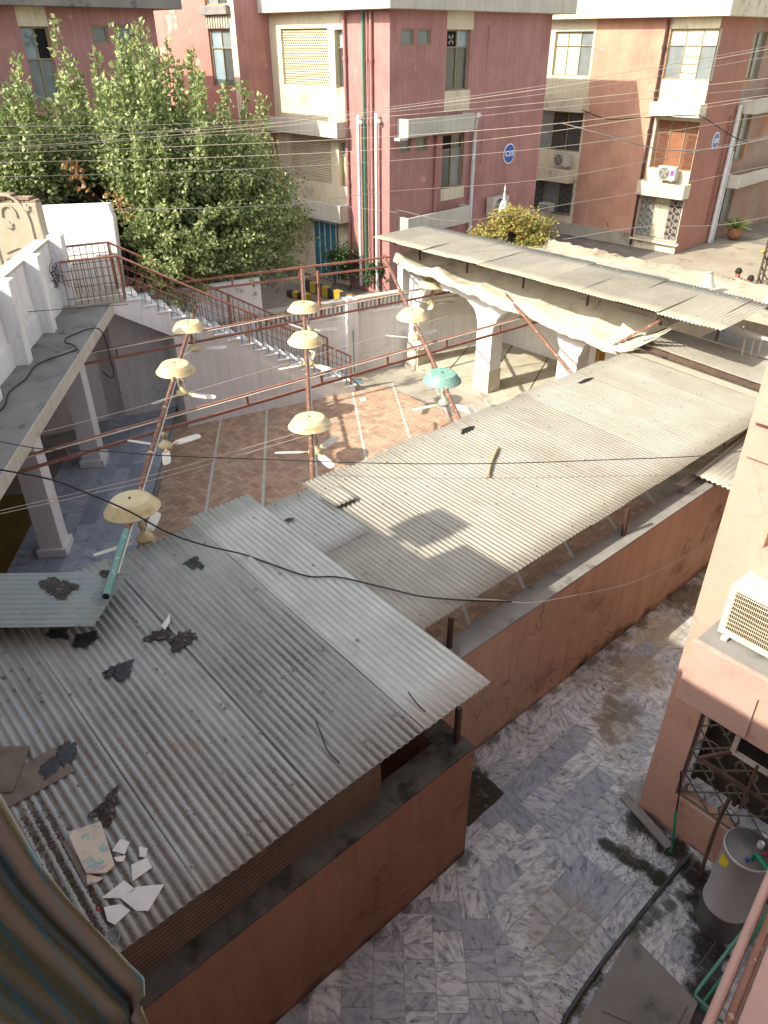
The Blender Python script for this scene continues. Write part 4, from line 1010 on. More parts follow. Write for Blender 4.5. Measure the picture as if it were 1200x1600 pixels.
for h in (jal1, jal2, jal3):
    m = MB(); d0, d1 = -.16, -.08
    na, nb = max(6, int((h[1]-h[0])/.105)), max(6, int((h[3]-h[2])/.075)); da, db = (h[1]-h[0])/na, (h[3]-h[2])/nb
    for k in range(nb+1): m.fbox(fD, h[0], h[1], h[2]+k*db-.016, h[2]+k*db+.016, d0, d1)
    for j in range(nb):
        for i in range(na): a = h[0]+(i+.5)*da + (da/4 if j%2 else -da/4); m.fbox(fD, a-.016, a+.016, h[2]+j*db+.017, h[2]+(j+1)*db-.017, d0+.005, d1-.006)
    obj('jali_screen', m, 'boardcream', mid); obj('dark_backing', MB().fbox(fD, h[0], h[1], h[2], h[3], -.45, -.40), 'darkint', mid)
window(mid, fD, nar1, 1, (.7, .3), ('glassdark', 'glassblue'), .2); window(mid, fD, nar2, 1, (.7, .3), ('boardcream', 'glassblue'), .2)
def chajja(root, fc, a0, a1, b0, b1, out=.55, mat='slabc', label=None):
    s_ = obj('sunshade_slab', MB().fbox(fc, a0, a1, b0, b0+.07, .0, out), mat, root, label, bevel=.01)
    obj('upstand', MB().fbox(fc, a0, a1, b0+.071, b1, out-.08, out-.003), mat, s_, bevel=.012)
    obj('end_cheek', MB().fbox(fc, a0, a0+.08, b0+.071, b1, .0, out-.083), mat, s_); obj('end_cheek', MB().fbox(fc, a1-.08, a1, b0+.071, b1, .0, out-.083), mat, s_)
chajja(mid, fD, fD.px(528,200,.5)[0], aL+.1, fD.px(480,211,.5)[1], fD.px(480,187,.5)[1]); chajja(mid, fD, fD.px(533,350,.5)[0], aL+.2, 2.35, 2.95)
for u, rr_, mt in ((543,.055,'rust'),(571,.04,'green'),(577,.03,'rust'),(583,.05,'rust')):
    a = fD.px(u, 150)[0]; o_ = obj('downpipe', MB().tube([fD.p(a, .2, .08), fD.p(a, 8.7, .08)], rr_, 8), mt if mt != 'rust' else 'pinkA', mid)
    if mt == 'rust':
        for z in (1.5, 3.6, 5.6, 7.4): obj('collar', MB().tube([fD.p(a, z, .08), fD.p(a, z+.12, .08)], rr_*1.35, 8), 'pinkA', o_)
for u, v in ((563,186),(591,184)):
    a, b = fD.px(u+2, v+6); obj('white_drainpipe', MB().tube(spline([fD.p(a+.0, .2, .16), fD.p(a, b-.15, .16), fD.p(a-.03, b, .16), fD.p(a-.16, b+.02, .12)], 4), .06, 8), 'whitepipe', mid)
a = fD.px(420, 100)[0]; obj('corner_downpipe', MB().tube([fD.p(a, 0, .1), fD.p(a, 8.7, .1)], .06, 8), 'pinkA', mid)
# shaded face
aR = fC.px(864, 22)[0]
s1 = fC.rect(627, 45, 647, 71); s2 = fC.rect(653, 45, 673, 71); w1 = fC.rect(699, 46, 731, 140); w2 = fC.rect(692, 211, 722, 290); s3 = fC.rect(625, 217, 642, 237); s4_ = fC.rect(649, 215, 667, 234)
m = MB(); wall(m, fC, 0, aR, 0, ZT, [s1, s2, s3, s4_, w1, w2]); obj('shaded_wall', m, 'pinkA', mid)
for h, r0, r1 in ((w1, 6.56, ZT), ):
    obj('cream_strip', MB().fbox(fC, w1[0]-.03, w1[1]+.12, w1[3]+.001, ZT, -.02, .012), 'creamw', mid); obj('cream_strip', MB().fbox(fC, w1[0]-.03, w1[1]+.12, 5.85, w1[2]-.001, -.02, .012), 'creamw', mid)
    obj('cream_strip', MB().fbox(fC, w2[0]-.02, w2[1]+.1, 2.95, w2[2]-.001, -.02, .012), 'creamw', mid)
for h in (s1, s2, s3, s4_): window(mid, fC, h, 1, (1,), ('glassgrey',), .1, .05)
w_ = window(mid, fC, w1, 2, (.72, .28), ('glassdark', 'glassdark', 'darkint', 'glassblue')); window(mid, fC, w2, 2, (.72, .28), ('glassdark', 'glassgrey', 'darkint', 'glassdark'))
def fanrot(par, fc, a, b, r, d):
    m = MB(); 
    for k in range(4):
        t = math.pi*k/2 + .5; p = [(a, b), (a + r*math.cos(t), b + r*math.sin(t)), (a + r*math.cos(t+.7), b + r*math.sin(t+.7))]; m.prism([fc.p(x, y, d) for x, y in p], fc.n*.01)
    obj('fan_blades', m, 'glassgrey', par)
fanrot(w_, fC, (w1[0]*3+w1[1])/4, w1[3]-.28, .17, -.1)
b1, b2 = fC.px(638, 187, .5), fC.px(742, 179, .5)
chajja(mid, fC, b1[0], b2[0], fC.px(638,216,.5)[1], b1[1], .5); c1_, c2_ = fC.px(638, 342, .5), fC.px(735, 320, .5); chajja(mid, fC, c1_[0], c2_[0], c1_[1]-.6, c1_[1], .5)
obj('canopy_spout', MB().fbox(fC, b1[0]-.4, b1[0]-.02, b1[1]-.6, b1[1]-.52, .25, .5), 'slabc', mid)
a = fC.px(679, 260)[0]; obj('downpipe', MB().tube([fC.p(a, 0, .07), fC.p(a, 5.2, .07)], .06, 8), 'pinkA', mid)
a, b = fC.px(738, 205); obj('white_drainpipe', MB().tube([fC.p(a, 0, .12), fC.p(a, b, .12)], .07, 8), 'whitepipe', mid); obj('pipe_elbow', MB().tube(spline([fC.p(a, b+.1, .1), fC.p(a-.02, b+.5, .2), fC.p(a-.1, b+.55, .35)], 4), .08, 8), 'whitepipe', mid)
a, b = fC.px(765, 30)[0], 0; obj('wall_rib', MB().fbox(fC, a-.02, a+.02, 4, 8.4, 0, .02), 'pinkA', mid)
obj('roof_slab', MB().prism([fC.p(-.45, ZT, .45), fC.p(aR+.9, ZT, .45), fC.p(aR+.9, ZT, -6.2), fC.p(-.45, ZT, -6.2)], (0,0,.62)), 'slabc', mid, bevel=.02)
def body(root, fc, fd, L, Wd, H):
    m = MB(); P = [fc.p(0.0, 0, 0), fc.p(L, 0, 0), fc.p(L, 0, -Wd), fc.p(0, 0, -Wd)]
    m.add([P[1], P[2], P[2]+Vector((0,0,H)), P[1]+Vector((0,0,H))], [(0,1,2,3)]); m.add([P[2], P[3], P[3]+Vector((0,0,H)), P[2]+Vector((0,0,H))], [(0,1,2,3)])
    obj('rear_wall', m, 'pinkA', root)
body(mid, fC, fD, aR, 6.0, ZT)
def letters(txt, fc, a, b, d, size, mat, par, name='lettering'):
    cu = bpy.data.curves.new('txt', 'FONT'); cu.body = txt; cu.size = size; cu.align_x = 'CENTER'; cu.align_y = 'CENTER'; cu.extrude = .004; cu.offset = .004
    to = bpy.data.objects.new('t', cu); C.objects.link(to); dg = bpy.context.evaluated_depsgraph_get(); me = bpy.data.meshes.new_from_object(to.evaluated_get(dg))
    bpy.data.objects.remove(to)
    right = Vector((0,0,1)).cross(fc.n).normalized(); up = Vector((0,0,1)); org = fc.p(a, b, d); wl = worldloc(par)
    for v in me.vertices: v.co = org + right*v.co.x + up*v.co.y + fc.n*v.co.z - wl
    me.materials.clear(); me.materials.append(MT[mat]); o = bpy.data.objects.new(name, me); C.objects.link(o); o.parent = par
def roundsign(fc, u, v, r, txt, lab):
    a, b = fc.px(u, v); t_ = thing('block_sign', lab, 'sign', fc.p(a, b, 0), 'round blue block signs')
    obj('rim', MB().lathe([(0,0),(r,0),(r,.02),(0,.02)], fc.p(a, b, .004), 32, axis=fc.n, smooth=False), 'signwhite', t_)
    obj('face', MB().lathe([(0,.0),(r*.9,0),(r*.9,.008),(0,.008)], fc.p(a, b, .022), 32, axis=fc.n, smooth=False), 'bluesign', t_)
    letters(txt, fc, a, b, .035, r*.74, 'signwhite', t_)
roundsign(fC, 795, 240, .36, 'C3/3', 'round blue sign reading C3/3 on the shaded red wall')
# taller wing to the left
WC = atX(370, 66, -26.1); WC.z = 0
fWd = Face(WC, dDir, -cDir); fWc = Face(WC, cDir, -dDir)
wing = thing('apartment_wing', 'sunlit pink wing with crumbling plaster between the tree and the centre block', 'building', WC)
hw = fWd.rect(326, 46, 361, 135); hw = (fWd.px(361,60)[0], fWd.px(326,60)[0], 6.55, 8.3)
h2 = (hw[0], hw[1], 9.0, 10.4); h3 = (hw[0], hw[1], 3.6, 5.2)
a_y = fWd.px(357, 20)[0]
m = MB(); wall(m, fWd, a_y, 7.5, 0, 11.5, [(max(h[0], a_y+.02), h[1], h[2], h[3]) for h in (hw, h2, h3)]); obj('sunlit_wall', m, mk('peeling_pink_plaster', 'b57d72', 'a57065', 1.4, .9, bump=.5, bscale=16, spots=[('a8998a', 1.0, .60, .64), ('c9b8a4', 3, .7, .73)]), wing)
m = MB(); wall(m, fWd, 0, a_y, 0, 11.5); obj('cream_corner_strip', m, 'creamw', wing)
m = MB(); wall(m, fWc, 0, 3.5, 0, 11.5); obj('shaded_wall', m, 'pinkA', wing)
window(wing, fWd, (max(hw[0], a_y+.02), *hw[1:]), 2, (.68, .32), ('glassdark', 'glassblue', 'glassgrey', 'glassblue')); window(wing, fWd, (max(h3[0], a_y+.02), *h3[1:]), 2, (.68, .32), ('glassdark', 'glassgrey'))
window(wing, fWd, (max(h2[0], a_y+.02), *h2[1:]), 2, (.68, .32), ('glassdark', 'glassgrey'))
sb = obj('broken_lintel', MB().fbox(fWd, hw[0]-.1, hw[1]+.1, 8.72, 8.98, 0, .18), 'conc', wing, bevel=.02)
obj('ribbed_panel', MB().fbox(fWd, hw[0], hw[1], 8.32, 8.71, 0, .03), 'conclight', wing)
m = MB()
for k in range(9): a = hw[0] + (k+.5)/9*(hw[1]-hw[0]); m.fbox(fWd, a-.03, a+.03, 8.33, 8.7, .03, .06)
obj('ribs', m, 'conclight', wing)
# left block
LB = atX(240, 20, -24.6); LB.z = 0
fL = Face(LB, -cDir, -dDir)
lb = thing('apartment_building', 'shaded dusty red apartment block behind the tree, top left', 'building', LB)
ls1 = fL.rect(141, 39, 172, 69); ls2 = fL.rect(180, 38, 211, 68); lw = fL.rect(31, 41, 96, 145); lw = (lw[0], lw[1], 6.4, lw[3])
lw2 = (lw[0], lw[1], 3.5, 5.1)
m = MB(); wall(m, fL, 0, 16, 0, ZT, [ls1, ls2, lw, lw2]); obj('shaded_wall', m, 'pinkA', lb)
obj('cream_strip', MB().fbox(fL, lw[0]-.02, lw[1]+.05, lw[3]+.001, ZT, -.02, .012), 'creamw', lb)
for h in (ls1, ls2): window(lb, fL, h, 1, (1,), ('glassgrey',), .1, .05)
w_ = window(lb, fL, lw, 2, (.6, .4), ('glassgrey', 'glassgrey', 'darkint', 'glassblue')); window(lb, fL, lw2, 2, (.6, .4), ('glassgrey',))
fanrot(w_, fL, lw[1]-.28, lw[3]-.3, .2, -.1)
obj('roof_slab', MB().prism([fL.p(-.7, ZT, .5), fL.p(16, ZT, .5), fL.p(16, ZT, -6), fL.p(-.7, ZT, -6)], (0,0,.6)), 'conc', lb, bevel=.02)
P = [fL.p(0,0,0), fL.p(0,0,-6)]; obj('end_wall', MB().add([P[0], P[1], P[1]+Vector((0,0,ZT)), P[0]+Vector((0,0,ZT))], [(0,1,2,3)]), 'pinkA', lb)
# right block
RC = Vector((-16.57, 31.67, 0)); rD = Face(RC, dDir, -cDir); rC = Face(RC, cDir, -dDir)
rb = thing('apartment_building', 'sunlit terracotta apartment block with cream window bays and round blue C4/3 sign, right', 'building', RC)
ZR = 8.68
a1 = rD.px(1046, 60)[0]; a2 = rD.px(930, 60)[0]
b1w = rD.rect(1048, 45, 1110, 124); b1w = (b1w[0], b1w[1], 6.58, 8.3)
b2w = (b1w[0]+.05, b1w[1]-.1, 3.3, 5.15); b3w = (b1w[0]+.05, b1w[1]+.02, .5, 2.2)
c1w = rD.rect(866, 52, 925, 122); c1w = (a2+.1, a2+2.0, 6.6, 8.25); c2w = (a2+.1, a2+2.5, 3.6, 5.2); c3w = (a2+.15, a2+2.6, .9, 2.25)
m = MB(); wall(m, rD, 0, a1, 0, ZR, [b1w, b2w, b3w]); obj('cream_bay', m, 'creamw', rb); m = MB(); wall(m, rD, a2, 8.8, 0, ZR, [c1w, c2w, c3w]); obj('cream_bay', m, 'creamw', rb)
m = MB(); wall(m, rD, a1, a2, .55, ZR); obj('sunlit_wall', m, 'pinkR', rb)
obj('plinth', MB().fbox(rD, a1, 9, 0, .55, -.1, .03), 'conclight', rb)
aw = window(rb, rD, b1w, 3, (.68, .32), ('glassgrey', 'boardcream', 'glassgrey', 'boardcream', 'boardcream', 'boardcream'))
m = MB(); 
for z in (.2, .45, .68): m.fbox(rD, b1w[0]+(b1w[1]-b1w[0])/3+.02, b1w[0]+2*(b1w[1]-b1w[0])/3-.02, 6.58+z*1.2, 6.6+z*1.2, -.12, -.1)
obj('panel_battens', m, 'frame', aw)
w2_ = window(rb, rD, b2w, 3, (.8, .2), ('woodorange',), .2)
for k in (0, 2):
    m = MB(); x0 = b2w[0] + (b2w[1]-b2w[0])*k/3
    for j in range(9): a = x0 + .06 + j*(.5/9); m.tube([rD.p(a, 3.35, .0), rD.p(a, 4.75, .0)], .008, 4)
    for j in range(5): z = 3.5+j*.28; m.bar(rD.p(x0+.05, z, .0), rD.p(x0+.52, z+.14, .0), .012)
    obj('burglar_bars', m, 'ironbar', w2_)
w3_ = window(rb, rD, b3w, 3, (.85, .15), ('mesh', 'boardcream', 'glassgrey'), .14)
def scrollgrid(fc, h, d, nx, nz, mat, par, name='grille', w_=.012):
    m = MB(); dx, dz = (h[1]-h[0])/nx, (h[3]-h[2])/nz
    for i in range(nx):
        for j in range(nz):
            x0, z0 = h[0]+i*dx, h[2]+j*dz
            m.bar(fc.p(x0, z0, d), fc.p(x0+dx, z0+dz, d), w_); m.bar(fc.p(x0+dx, z0, d), fc.p(x0, z0+dz, d), w_)
            for s_ in (-1, 1):
                pts = [fc.p(x0+dx/2 + s_*dx*.32*math.cos(t)*(1-.12*t/3), z0+dz/2 + dz*.28*math.sin(t), d+.01) for t in [k*math.pi/6 for k in range(-2, 8)]]
                m.tube(pts, w_*.5, 4)
    m.fbox(fc, h[0]-.02, h[0]+.01, h[2], h[3], d-.01, d+.02); m.fbox(fc, h[1]-.01, h[1]+.02, h[2], h[3], d-.01, d+.02); m.fbox(fc, h[0]-.02, h[1]+.02, h[2]-.02, h[2]+.01, d-.012, d+.022); m.fbox(fc, h[0]-.02, h[1]+.02, h[3]-.01, h[3]+.02, d-.012, d+.022)
    return obj(name, m, mat, par)
scrollgrid(rD, b3w, .06, 6, 6, 'acwhite', rb)
window(rb, rD, c1w, 3, (.68, .32), ('glassgrey', 'boardcream', 'boardcream')); window(rb, rD, c2w, 3, (1,), ('glassdark', 'mesh', 'glassgrey')); window(rb, rD, c3w, 3, (1,), ('glassdark', 'glassgrey', 'mesh')); scrollgrid(rD, c3w, .05, 6, 4, 'grillgrey', rb)
obj('sill', MB().fbox(rD, b3w[0]-.15, b3w[1]+.15, .36, .44, 0, .18), 'creamw', rb)
for z0, z1, x0, x1 in ((5.32,5.8,b1w[0]-.1,a1+.05),(2.3,2.85,b1w[0]-.1,a1+.02),(5.25,5.8,a2-.15,8.2),(2.35,2.9,a2+.1,8.2)): chajja(rb, rD, x0, x1, z0, z1, .6, 'creamw')
dp = obj('dark_downpipe', MB().tube([rD.p(a1+.12, .1, .1), rD.p(a1+.12, 8.6, .1)], .06, 8), 'darkpost', rb)
for z in (2.1, 4.6, 6.0, 7.6): obj('collar', MB().tube([rD.p(a1+.12, z, .1), rD.p(a1+.12, z+.15, .1)], .085, 8), 'darkpost', dp)
gv = rC.px(1185, 60)[0]
r1w = (3.9, 5.3, 3.3, 5.2); r2w = (3.9, 5.3, .6, 2.2); r0w = (3.6, 4.9, 6.5, 8.2)
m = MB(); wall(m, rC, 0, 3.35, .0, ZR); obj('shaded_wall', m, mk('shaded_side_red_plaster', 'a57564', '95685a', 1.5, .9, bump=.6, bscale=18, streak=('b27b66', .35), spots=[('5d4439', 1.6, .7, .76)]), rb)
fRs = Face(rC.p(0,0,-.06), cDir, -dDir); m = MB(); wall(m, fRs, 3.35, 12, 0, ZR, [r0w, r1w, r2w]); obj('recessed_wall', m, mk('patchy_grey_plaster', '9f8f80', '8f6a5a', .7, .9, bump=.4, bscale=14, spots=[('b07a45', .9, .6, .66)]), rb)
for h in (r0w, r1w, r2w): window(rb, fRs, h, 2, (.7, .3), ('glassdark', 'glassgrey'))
chajja(rb, fRs, 3.6, 8, 5.25, 5.8, .7); chajja(rb, fRs, 3.7, 9, 2.3, 2.85, .7)
for du, rr_ in ((0,.09),(.3,.06)): obj('white_drainpipe', MB().tube([rC.p(3.2+du, 0, .14), rC.p(3.25+du, 5.6 - 2*du*3, .14)], rr_, 8), 'whitepipe', rb)
for du in (2.6, 2.8): obj('rust_conduit', MB().tube([rC.p(du, .8, .03), rC.p(du+.06, 5.2, .03)], .02, 6), 'rust', rb)
obj('roof_slab', MB().prism([rC.p(-.5, ZR, .5), rC.p(12, ZR, .5), rC.p(12, ZR, -9.5), rC.p(-.5, ZR, -9.5)], (0,0,.8)), 'creamw', rb, bevel=.02)
obj('side_wall', MB().prism([rD.p(8.8,0,0), rD.p(8.8,0,-6), rD.p(8.85,0,-6), rD.p(8.85,0,0)], (0,0,ZR)), 'creamw', rb)
roundsign(rC, 1118, 220, .33, 'C4/3', 'round blue sign reading C4/3 on the terracotta side wall')
# far block closing the street at the right
fb_ = thing('far_building', 'grey white low building far down the street at the right edge', 'building', (-12.5, 52, 0))
fF = Face((-13.5, 50, 0), (1, .1, 0), (0.1, -1, 0)); m = MB(); wins = [(1+2.4*k, 2.2+2.4*k, 1.0+3*j, 2.3+3*j) for k in range(6) for j in range(3)]
wall(m, fF, -8, 18, 0, 9, wins); obj('wall', m, 'creamw', fb_)
for h in wins: window(fb_, fF, h, 2, (1,), ('glassdark', 'glassgrey'))

# outdoor air conditioner units (front along a face: a to the right, body out)
def acunit(name, lab, fc, a, b, w_=.82, h_=.56, dep=.3, d0=.05, ring=True, sgn=1, group='outdoor air conditioner units'):
    t_ = thing(name, lab, 'air conditioner', fc.p(a + w_/2, b, d0 + dep/2), group)
    obj('case', MB().fbox(fc, a, a+w_, b+.03, b+h_, d0, d0+dep), 'acwhite', t_, bevel=.02)
    ca = a + (w_*.38 if sgn > 0 else w_*.62)
    obj('fan_recess', MB().lathe([(0,0),(h_*.40,0),(h_*.40,.006),(0,.006)], fc.p(ca, b+h_*.53, d0+dep+.001), 28, axis=fc.n, smooth=False), 'darkint', t_)
    m = MB()
    for r in (.1,.18,.26,.34,.41): m.tube([fc.p(ca + h_*r*math.cos(t), b+h_*.53 + h_*r*math.sin(t), d0+dep+.015) for t in [2*math.pi*k/24 for k in range(25)]], .006, 4, False)
    for k in range(8): t = math.pi*k/4; m.tube([fc.p(ca, b+h_*.53, d0+dep+.015), fc.p(ca+h_*.41*math.cos(t), b+h_*.53+h_*.41*math.sin(t), d0+dep+.015)], .004, 4, False)
    obj('guard', m, 'acgrille', t_)
    fanrot(t_, fc, ca, b+h_*.53, h_*.36, d0+dep+.008)
    for q in (.15, .85): obj('foot', MB().fbox(fc, a+w_*q-.03, a+w_*q+.03, b, b+.03, d0-.02, d0+dep+.04), 'acwhite', t_)
    return t_
q = rD.px(1031, 284, .3); t_ = acunit('air_conditioner', 'outdoor unit with purple sticker on the slab below the orange shutters', rD, -1*0 + rD.px(1056, 284, .3)[0], 2.93, .8, .56, .3, .2, sgn=-1)
obj('sticker', MB().fbox(rD, rD.px(1056,284,.3)[0]+.05, rD.px(1056,284,.3)[0]+.22, 3.16, 3.36, .5, .504), 'purple', t_)
acunit('air_conditioner', 'outdoor unit below the dark window left on the terracotta block', rD, a2+.35, 2.98, .85, .56, .3, .1, sgn=-1)
wa = thing('window_air_conditioner', 'boxy unit sticking out of the ground floor grille of the terracotta block', 'air conditioner', rD.p(a2+1.3, 1.0, .2))
obj('case', MB().fbox(rD, a2+1.0, a2+1.65, .95, 1.35, .05, .5), 'acwhite', wa, bevel=.02); m = MB()
for k in range(8): m.fbox(rD, a2+1.05, a2+1.6, 1.0+k*.04, 1.015+k*.04, .5, .51)
obj('louvres', m, 'grillgrey', wa)
a, b = fC.px(768, 340, .4); acunit('air_conditioner', 'outdoor unit on the shaded red wall behind the white finial', fC, a, b, 1.0, .7, .35, .1)

# ================================================================ PINK BUILDING (near right) and the block behind the camera
YF = 6.1; fP = Face((-2.2, YF, 0), (1,0,0), (0,-1,0)); fPl = Face((-2.2, YF, 0), (0,1,0), (-1,0,0))
pk = thing('pink_building', 'peach pink plastered building with peeling paint at the right edge', 'building', (-1, 7, 0))
gr = (.36, 2.3, .62, 2.1)
uw = (fP.px(1187,870)[0], 3.0, 4.15, 5.0)
m = MB(); wall(m, fP, 0, 4.5, 0, 9.5, [gr, uw], .18)
obj('front_wall', m, 'peach', pk)
m = MB(); wall(m, fPl, 0, 14, 0, 9.5); obj('alley_side_wall', m, 'peach', pk)
obj('back_wall', MB().add([(-2.2,20.1,0),(2.3,20.1,0),(2.3,20.1,9.5),(-2.2,20.1,9.5)], [(0,1,2,3)]), 'peach', pk)
obj('roof', MB().box(-2.25,2.4,6.05,20.15,9.5,9.7), 'slabc', pk)
a_, b_ = fP.px(1193, 632); obj('ledge_stub', MB().fbox(fP, a_-.02, 1.6, b_-.12, b_+.02, 0, .12), 'peach', pk, bevel=.01)
a_, b_ = fP.px(1187, 655); obj('raised_panel', MB().fbox(fP, a_-.02, 2.0, b_-.35, b_-.02, 0, .035), 'peach', pk, bevel=.01)
window(pk, fP, uw, 2, (1,), ('boardcream',), .16, .06)
L0 = atZ(1090, 1000, 3.28); 
led = obj('ledge', MB().hexa([Vector(p) for p in ((-1.93,5.57,3.22),(1.6,5.57,3.22),(1.6,6.1,3.22),(-1.93,6.1,3.22),(-1.93,5.57,3.28),(1.6,5.57,3.28),(1.6,6.1,3.28),(-1.93,6.1,3.28))]), 'conc', pk, 'grey dusty concrete ledge', bevel=.012)
obj('fascia', MB().box(-1.95,1.6,5.545,5.60,2.52,3.285), 'peachdusty', pk, bevel=.012)
obj('fascia_end', MB().box(-1.95,-1.90,5.602,6.098,2.60,3.218), 'peachdusty', pk)
obj('fascia_strap', MB().bar(atY(1183,1092,5.53), atY(1162,1152,5.53), .035, .02), 'peachdusty', pk)
# window with scrollwork
obj('dark_recess', MB().fbox(fP, gr[0], gr[1], gr[2], gr[3], -.5, -.42), 'mesh', pk)
m = MB()
for k in range(4): a = gr[0] + k*.5; m.fbox(fP, a, a+.05, gr[2], gr[3], -.42, -.36)
obj('shutter_battens', m, 'mesh', pk)
scrollgrid(fP, gr, -.06, 5, 4, 'grillgrey', pk, 'scroll_grille', .014)
fr0, fr1 = fP.px(1140, 1175, .05), fP.px(1160, 1145, .05)
m = MB(); aa, bb = fr0; m.fbox(fP, aa, aa+.05, bb, bb+.42, .0, .06); m.fbox(fP, aa+.05, 2.2, bb, bb+.05, .0, .057)
wf = obj('white_window_frame', m, 'acwhite', pk); obj('dark_pane', MB().fbox(fP, aa+.05, 2.2, bb+.05, bb+.42, -.02, .02), 'darkint', wf)
obj('angle_bracket', MB().bar(fP.p(aa-.22, bb-.12, .25), fP.p(2.2, bb-.12, .25), .035).bar(fP.p(aa-.2, bb-.12, .25), fP.p(aa+.02, bb+.02, .04), .035).bar(fP.p(aa+.33, bb+.3, .3), fP.p(aa+.33, bb-.35, .3), .03), 'ironbar', pk)
# big air conditioner on the ledge
ax0 = -1.84; yF_ = 5.80
aclab = 'large white outdoor unit with wire grille standing on the concrete ledge of the pink building'
t_ = thing('air_conditioner', aclab, 'air conditioner', (ax0+.42, 5.95, 3.285), 'outdoor air conditioner units')
fA = Face((ax0, yF_, 3.285), (1,-.02,0), (-.02,-1,0))
obj('case', MB().fbox(fA, 0, .86, .04, .60, -.30, 0), 'acwhite', t_, bevel=.025)
obj('front_frame', MB().fbox(fA, .0, .86, .04, .095, 0, .022).fbox(fA, 0, .86, .54, .60, 0, .022).fbox(fA, 0, .06, .095, .54, 0, .0215).fbox(fA, .62, .86, .095, .54, 0, .0215), 'acwhite', t_, bevel=.008)
obj('dark_core', MB().fbox(fA, .055, .625, .09, .545, .001, .006), mk('dim_copper_core', '3d342b', '5b4636', 9, .6), t_)
m = MB()
for k in range(34): a = .065 + k*.0168; m.tube([fA.p(a, .095, .017), fA.p(a, .54, .017)], .0028, 4, False)
for k in range(10): z = .11 + k*.046; m.tube([fA.p(.06, z, .022), fA.p(.34, z+.012*math.sin(k), .024), fA.p(.62, z, .022)], .0038, 4, False)
obj('wire_grille', m, 'acgrille', t_)
for q in (.06, .72): obj('foot', MB().fbox(fA, q, q+.06, 0, .04, -.28, .06), 'acwhite', t_, bevel=.005)
# tank (water heater)
gt = atZ(1172, 1326, 1.33); gx, gy = gt.x, gt.y
t_ = thing('water_heater', 'grey cylindrical water heater with dark lid and yellow sticker, bottom right', 'water heater', (gx, gy, .02))
obj('body', MB().lathe([(.232,.02),(.232,.40)], (gx,gy,0), 48), MT['gtop'], t_, 'dark lower band')
obj('jacket', MB().lathe([(.225,.40),(.238,.41),(.238,.43),(.230,.44),(.230,1.29),(.238,1.30),(.238,1.325),(.228,1.33)], (gx,gy,0), 48), 'gsteel', t_)
l_ = obj('lid', MB().lathe([(.228,1.325),(.20,1.33),(.195,1.338),(.12,1.345),(.115,1.352),(0,1.36)], (gx,gy,0), 48), 'gtop', t_)
p1 = atZ(1188, 1322, 1.37); obj('flue_collar', MB().lathe([(.028,-.03),(.032,.05),(.024,.05),(.022,.0),(0,.0)], p1, 20), 'gsteel', l_)
p2 = atZ(1177, 1340, 1.38); 
obj('green_fitting', MB().tube([p2 + Vector((0,0,-.03)), p2 + Vector((0,0,.05)), p2 + Vector((.02,-.01,.07)), p2 + Vector((.4,-.18,.07))], .02, 10), 'greenpipe', t_)
obj('blue_valve', MB().lathe([(.0,-.01),(.018,-.01),(.018,.01),(0,.01)], p2 + Vector((-.03,-.05,-.02)), 10), 'bluecap', t_); obj('red_valve', MB().lathe([(0,-.01),(.018,-.01),(.018,.02),(0,.02)], p2 + Vector((.06,.1,.02)), 10), 'redcap', t_)
vdir = (Vector((0,0,0)) - Vector((gx,gy,0))).normalized(); fS = Face((gx,gy,0), Vector((-vdir.y, vdir.x, 0)), vdir)
m = MB(); k0 = math.atan2(vdir.y, vdir.x)
def cyl(th, z, r=.2325): return Vector((gx + r*math.cos(k0+th), gy + r*math.sin(k0+th), z))
ths = [-1.0,-.84,-.68,-.52]
for i in range(3): m.add([cyl(ths[i],1.06+.03*i),cyl(ths[i+1],1.09-.02+.03*i),cyl(ths[i+1],1.24-.02+.01*i),cyl(ths[i],1.25+.0*i)], [(0,1,2,3)])
obj('yellow_label', m, 'yellowlabel', t_)
# pipes beside it
gp = [atZ(u,v,z) for u,v,z in ((1210,1380,1.6),(1165,1450,1.45),(1090,1548,1.3),(1086,1556,1.28),(1122,1588,1.28))]
cable('green_water_pipe', gp, .017, 'fadedgreen', 'faded green water pipe bending before the pink ledge, bottom right', 'pipe', 'green water pipes', 1)
cable('green_water_pipe', [p + Vector((.07,.03,-.12)) for p in gp[:4]] + [gp[4] + Vector((.05,.05,-.1))], .014, 'greenpipe', 'brighter green water pipe just behind the faded one', 'pipe', 'green water pipes', 1)
cable('garden_hose', [atY(1056,1268,6.0), atY(1054,1290,5.95), atZ(1050,1322,.03), atZ(1046,1332,.03)], .016, 'greenpipe', 'short green pipe stub at the foot of the pink wall', 'pipe')
cable('black_cable', [atY(1064,1205,6.02), atY(1062,1235,6.03), atY(1056,1270,6.02)], .01, 'black', 'black cable hanging beside the scroll grille', 'cable')
cable('rusty_rod', [atZ(1092,1372,.03), atY(1120,1290,6.0), atY(1140,1247,6.0)], [.022]*17, 'ironbar', 'rusty rod leaning on the scroll grille by the water heater', 'rod')
# ledge of the near building with two pipes (bottom right)
nb = thing('near_ledge', 'pink plastered ledge with two rusty pipes at the bottom right corner', 'ledge', (.3, 2.5, 3.0))
pA, pB = atZ(1152, 1600, 3.9), atZ(1218, 1430, 3.9); dAB = (pB - pA).normalized(); 
P0 = pA - dAB*1.6; P1 = pB + dAB*1.2; off = Vector((1.2, 0, 0))
obj('wall_body', MB().prism([P0, P1, P1 + off, P0 + off], (0,0,-1.0)), 'peachdusty', nb, bevel=.01)
for k, rr_ in ((0, .022), (1, .028)):
    o = Vector((-.035 - .07*k, 0, -.03 - .05*k)); obj('pipe', MB().tube([P0 + o, P1 + o], rr_, 10), 'rustpole' if k == 0 else 'peachdusty', nb)

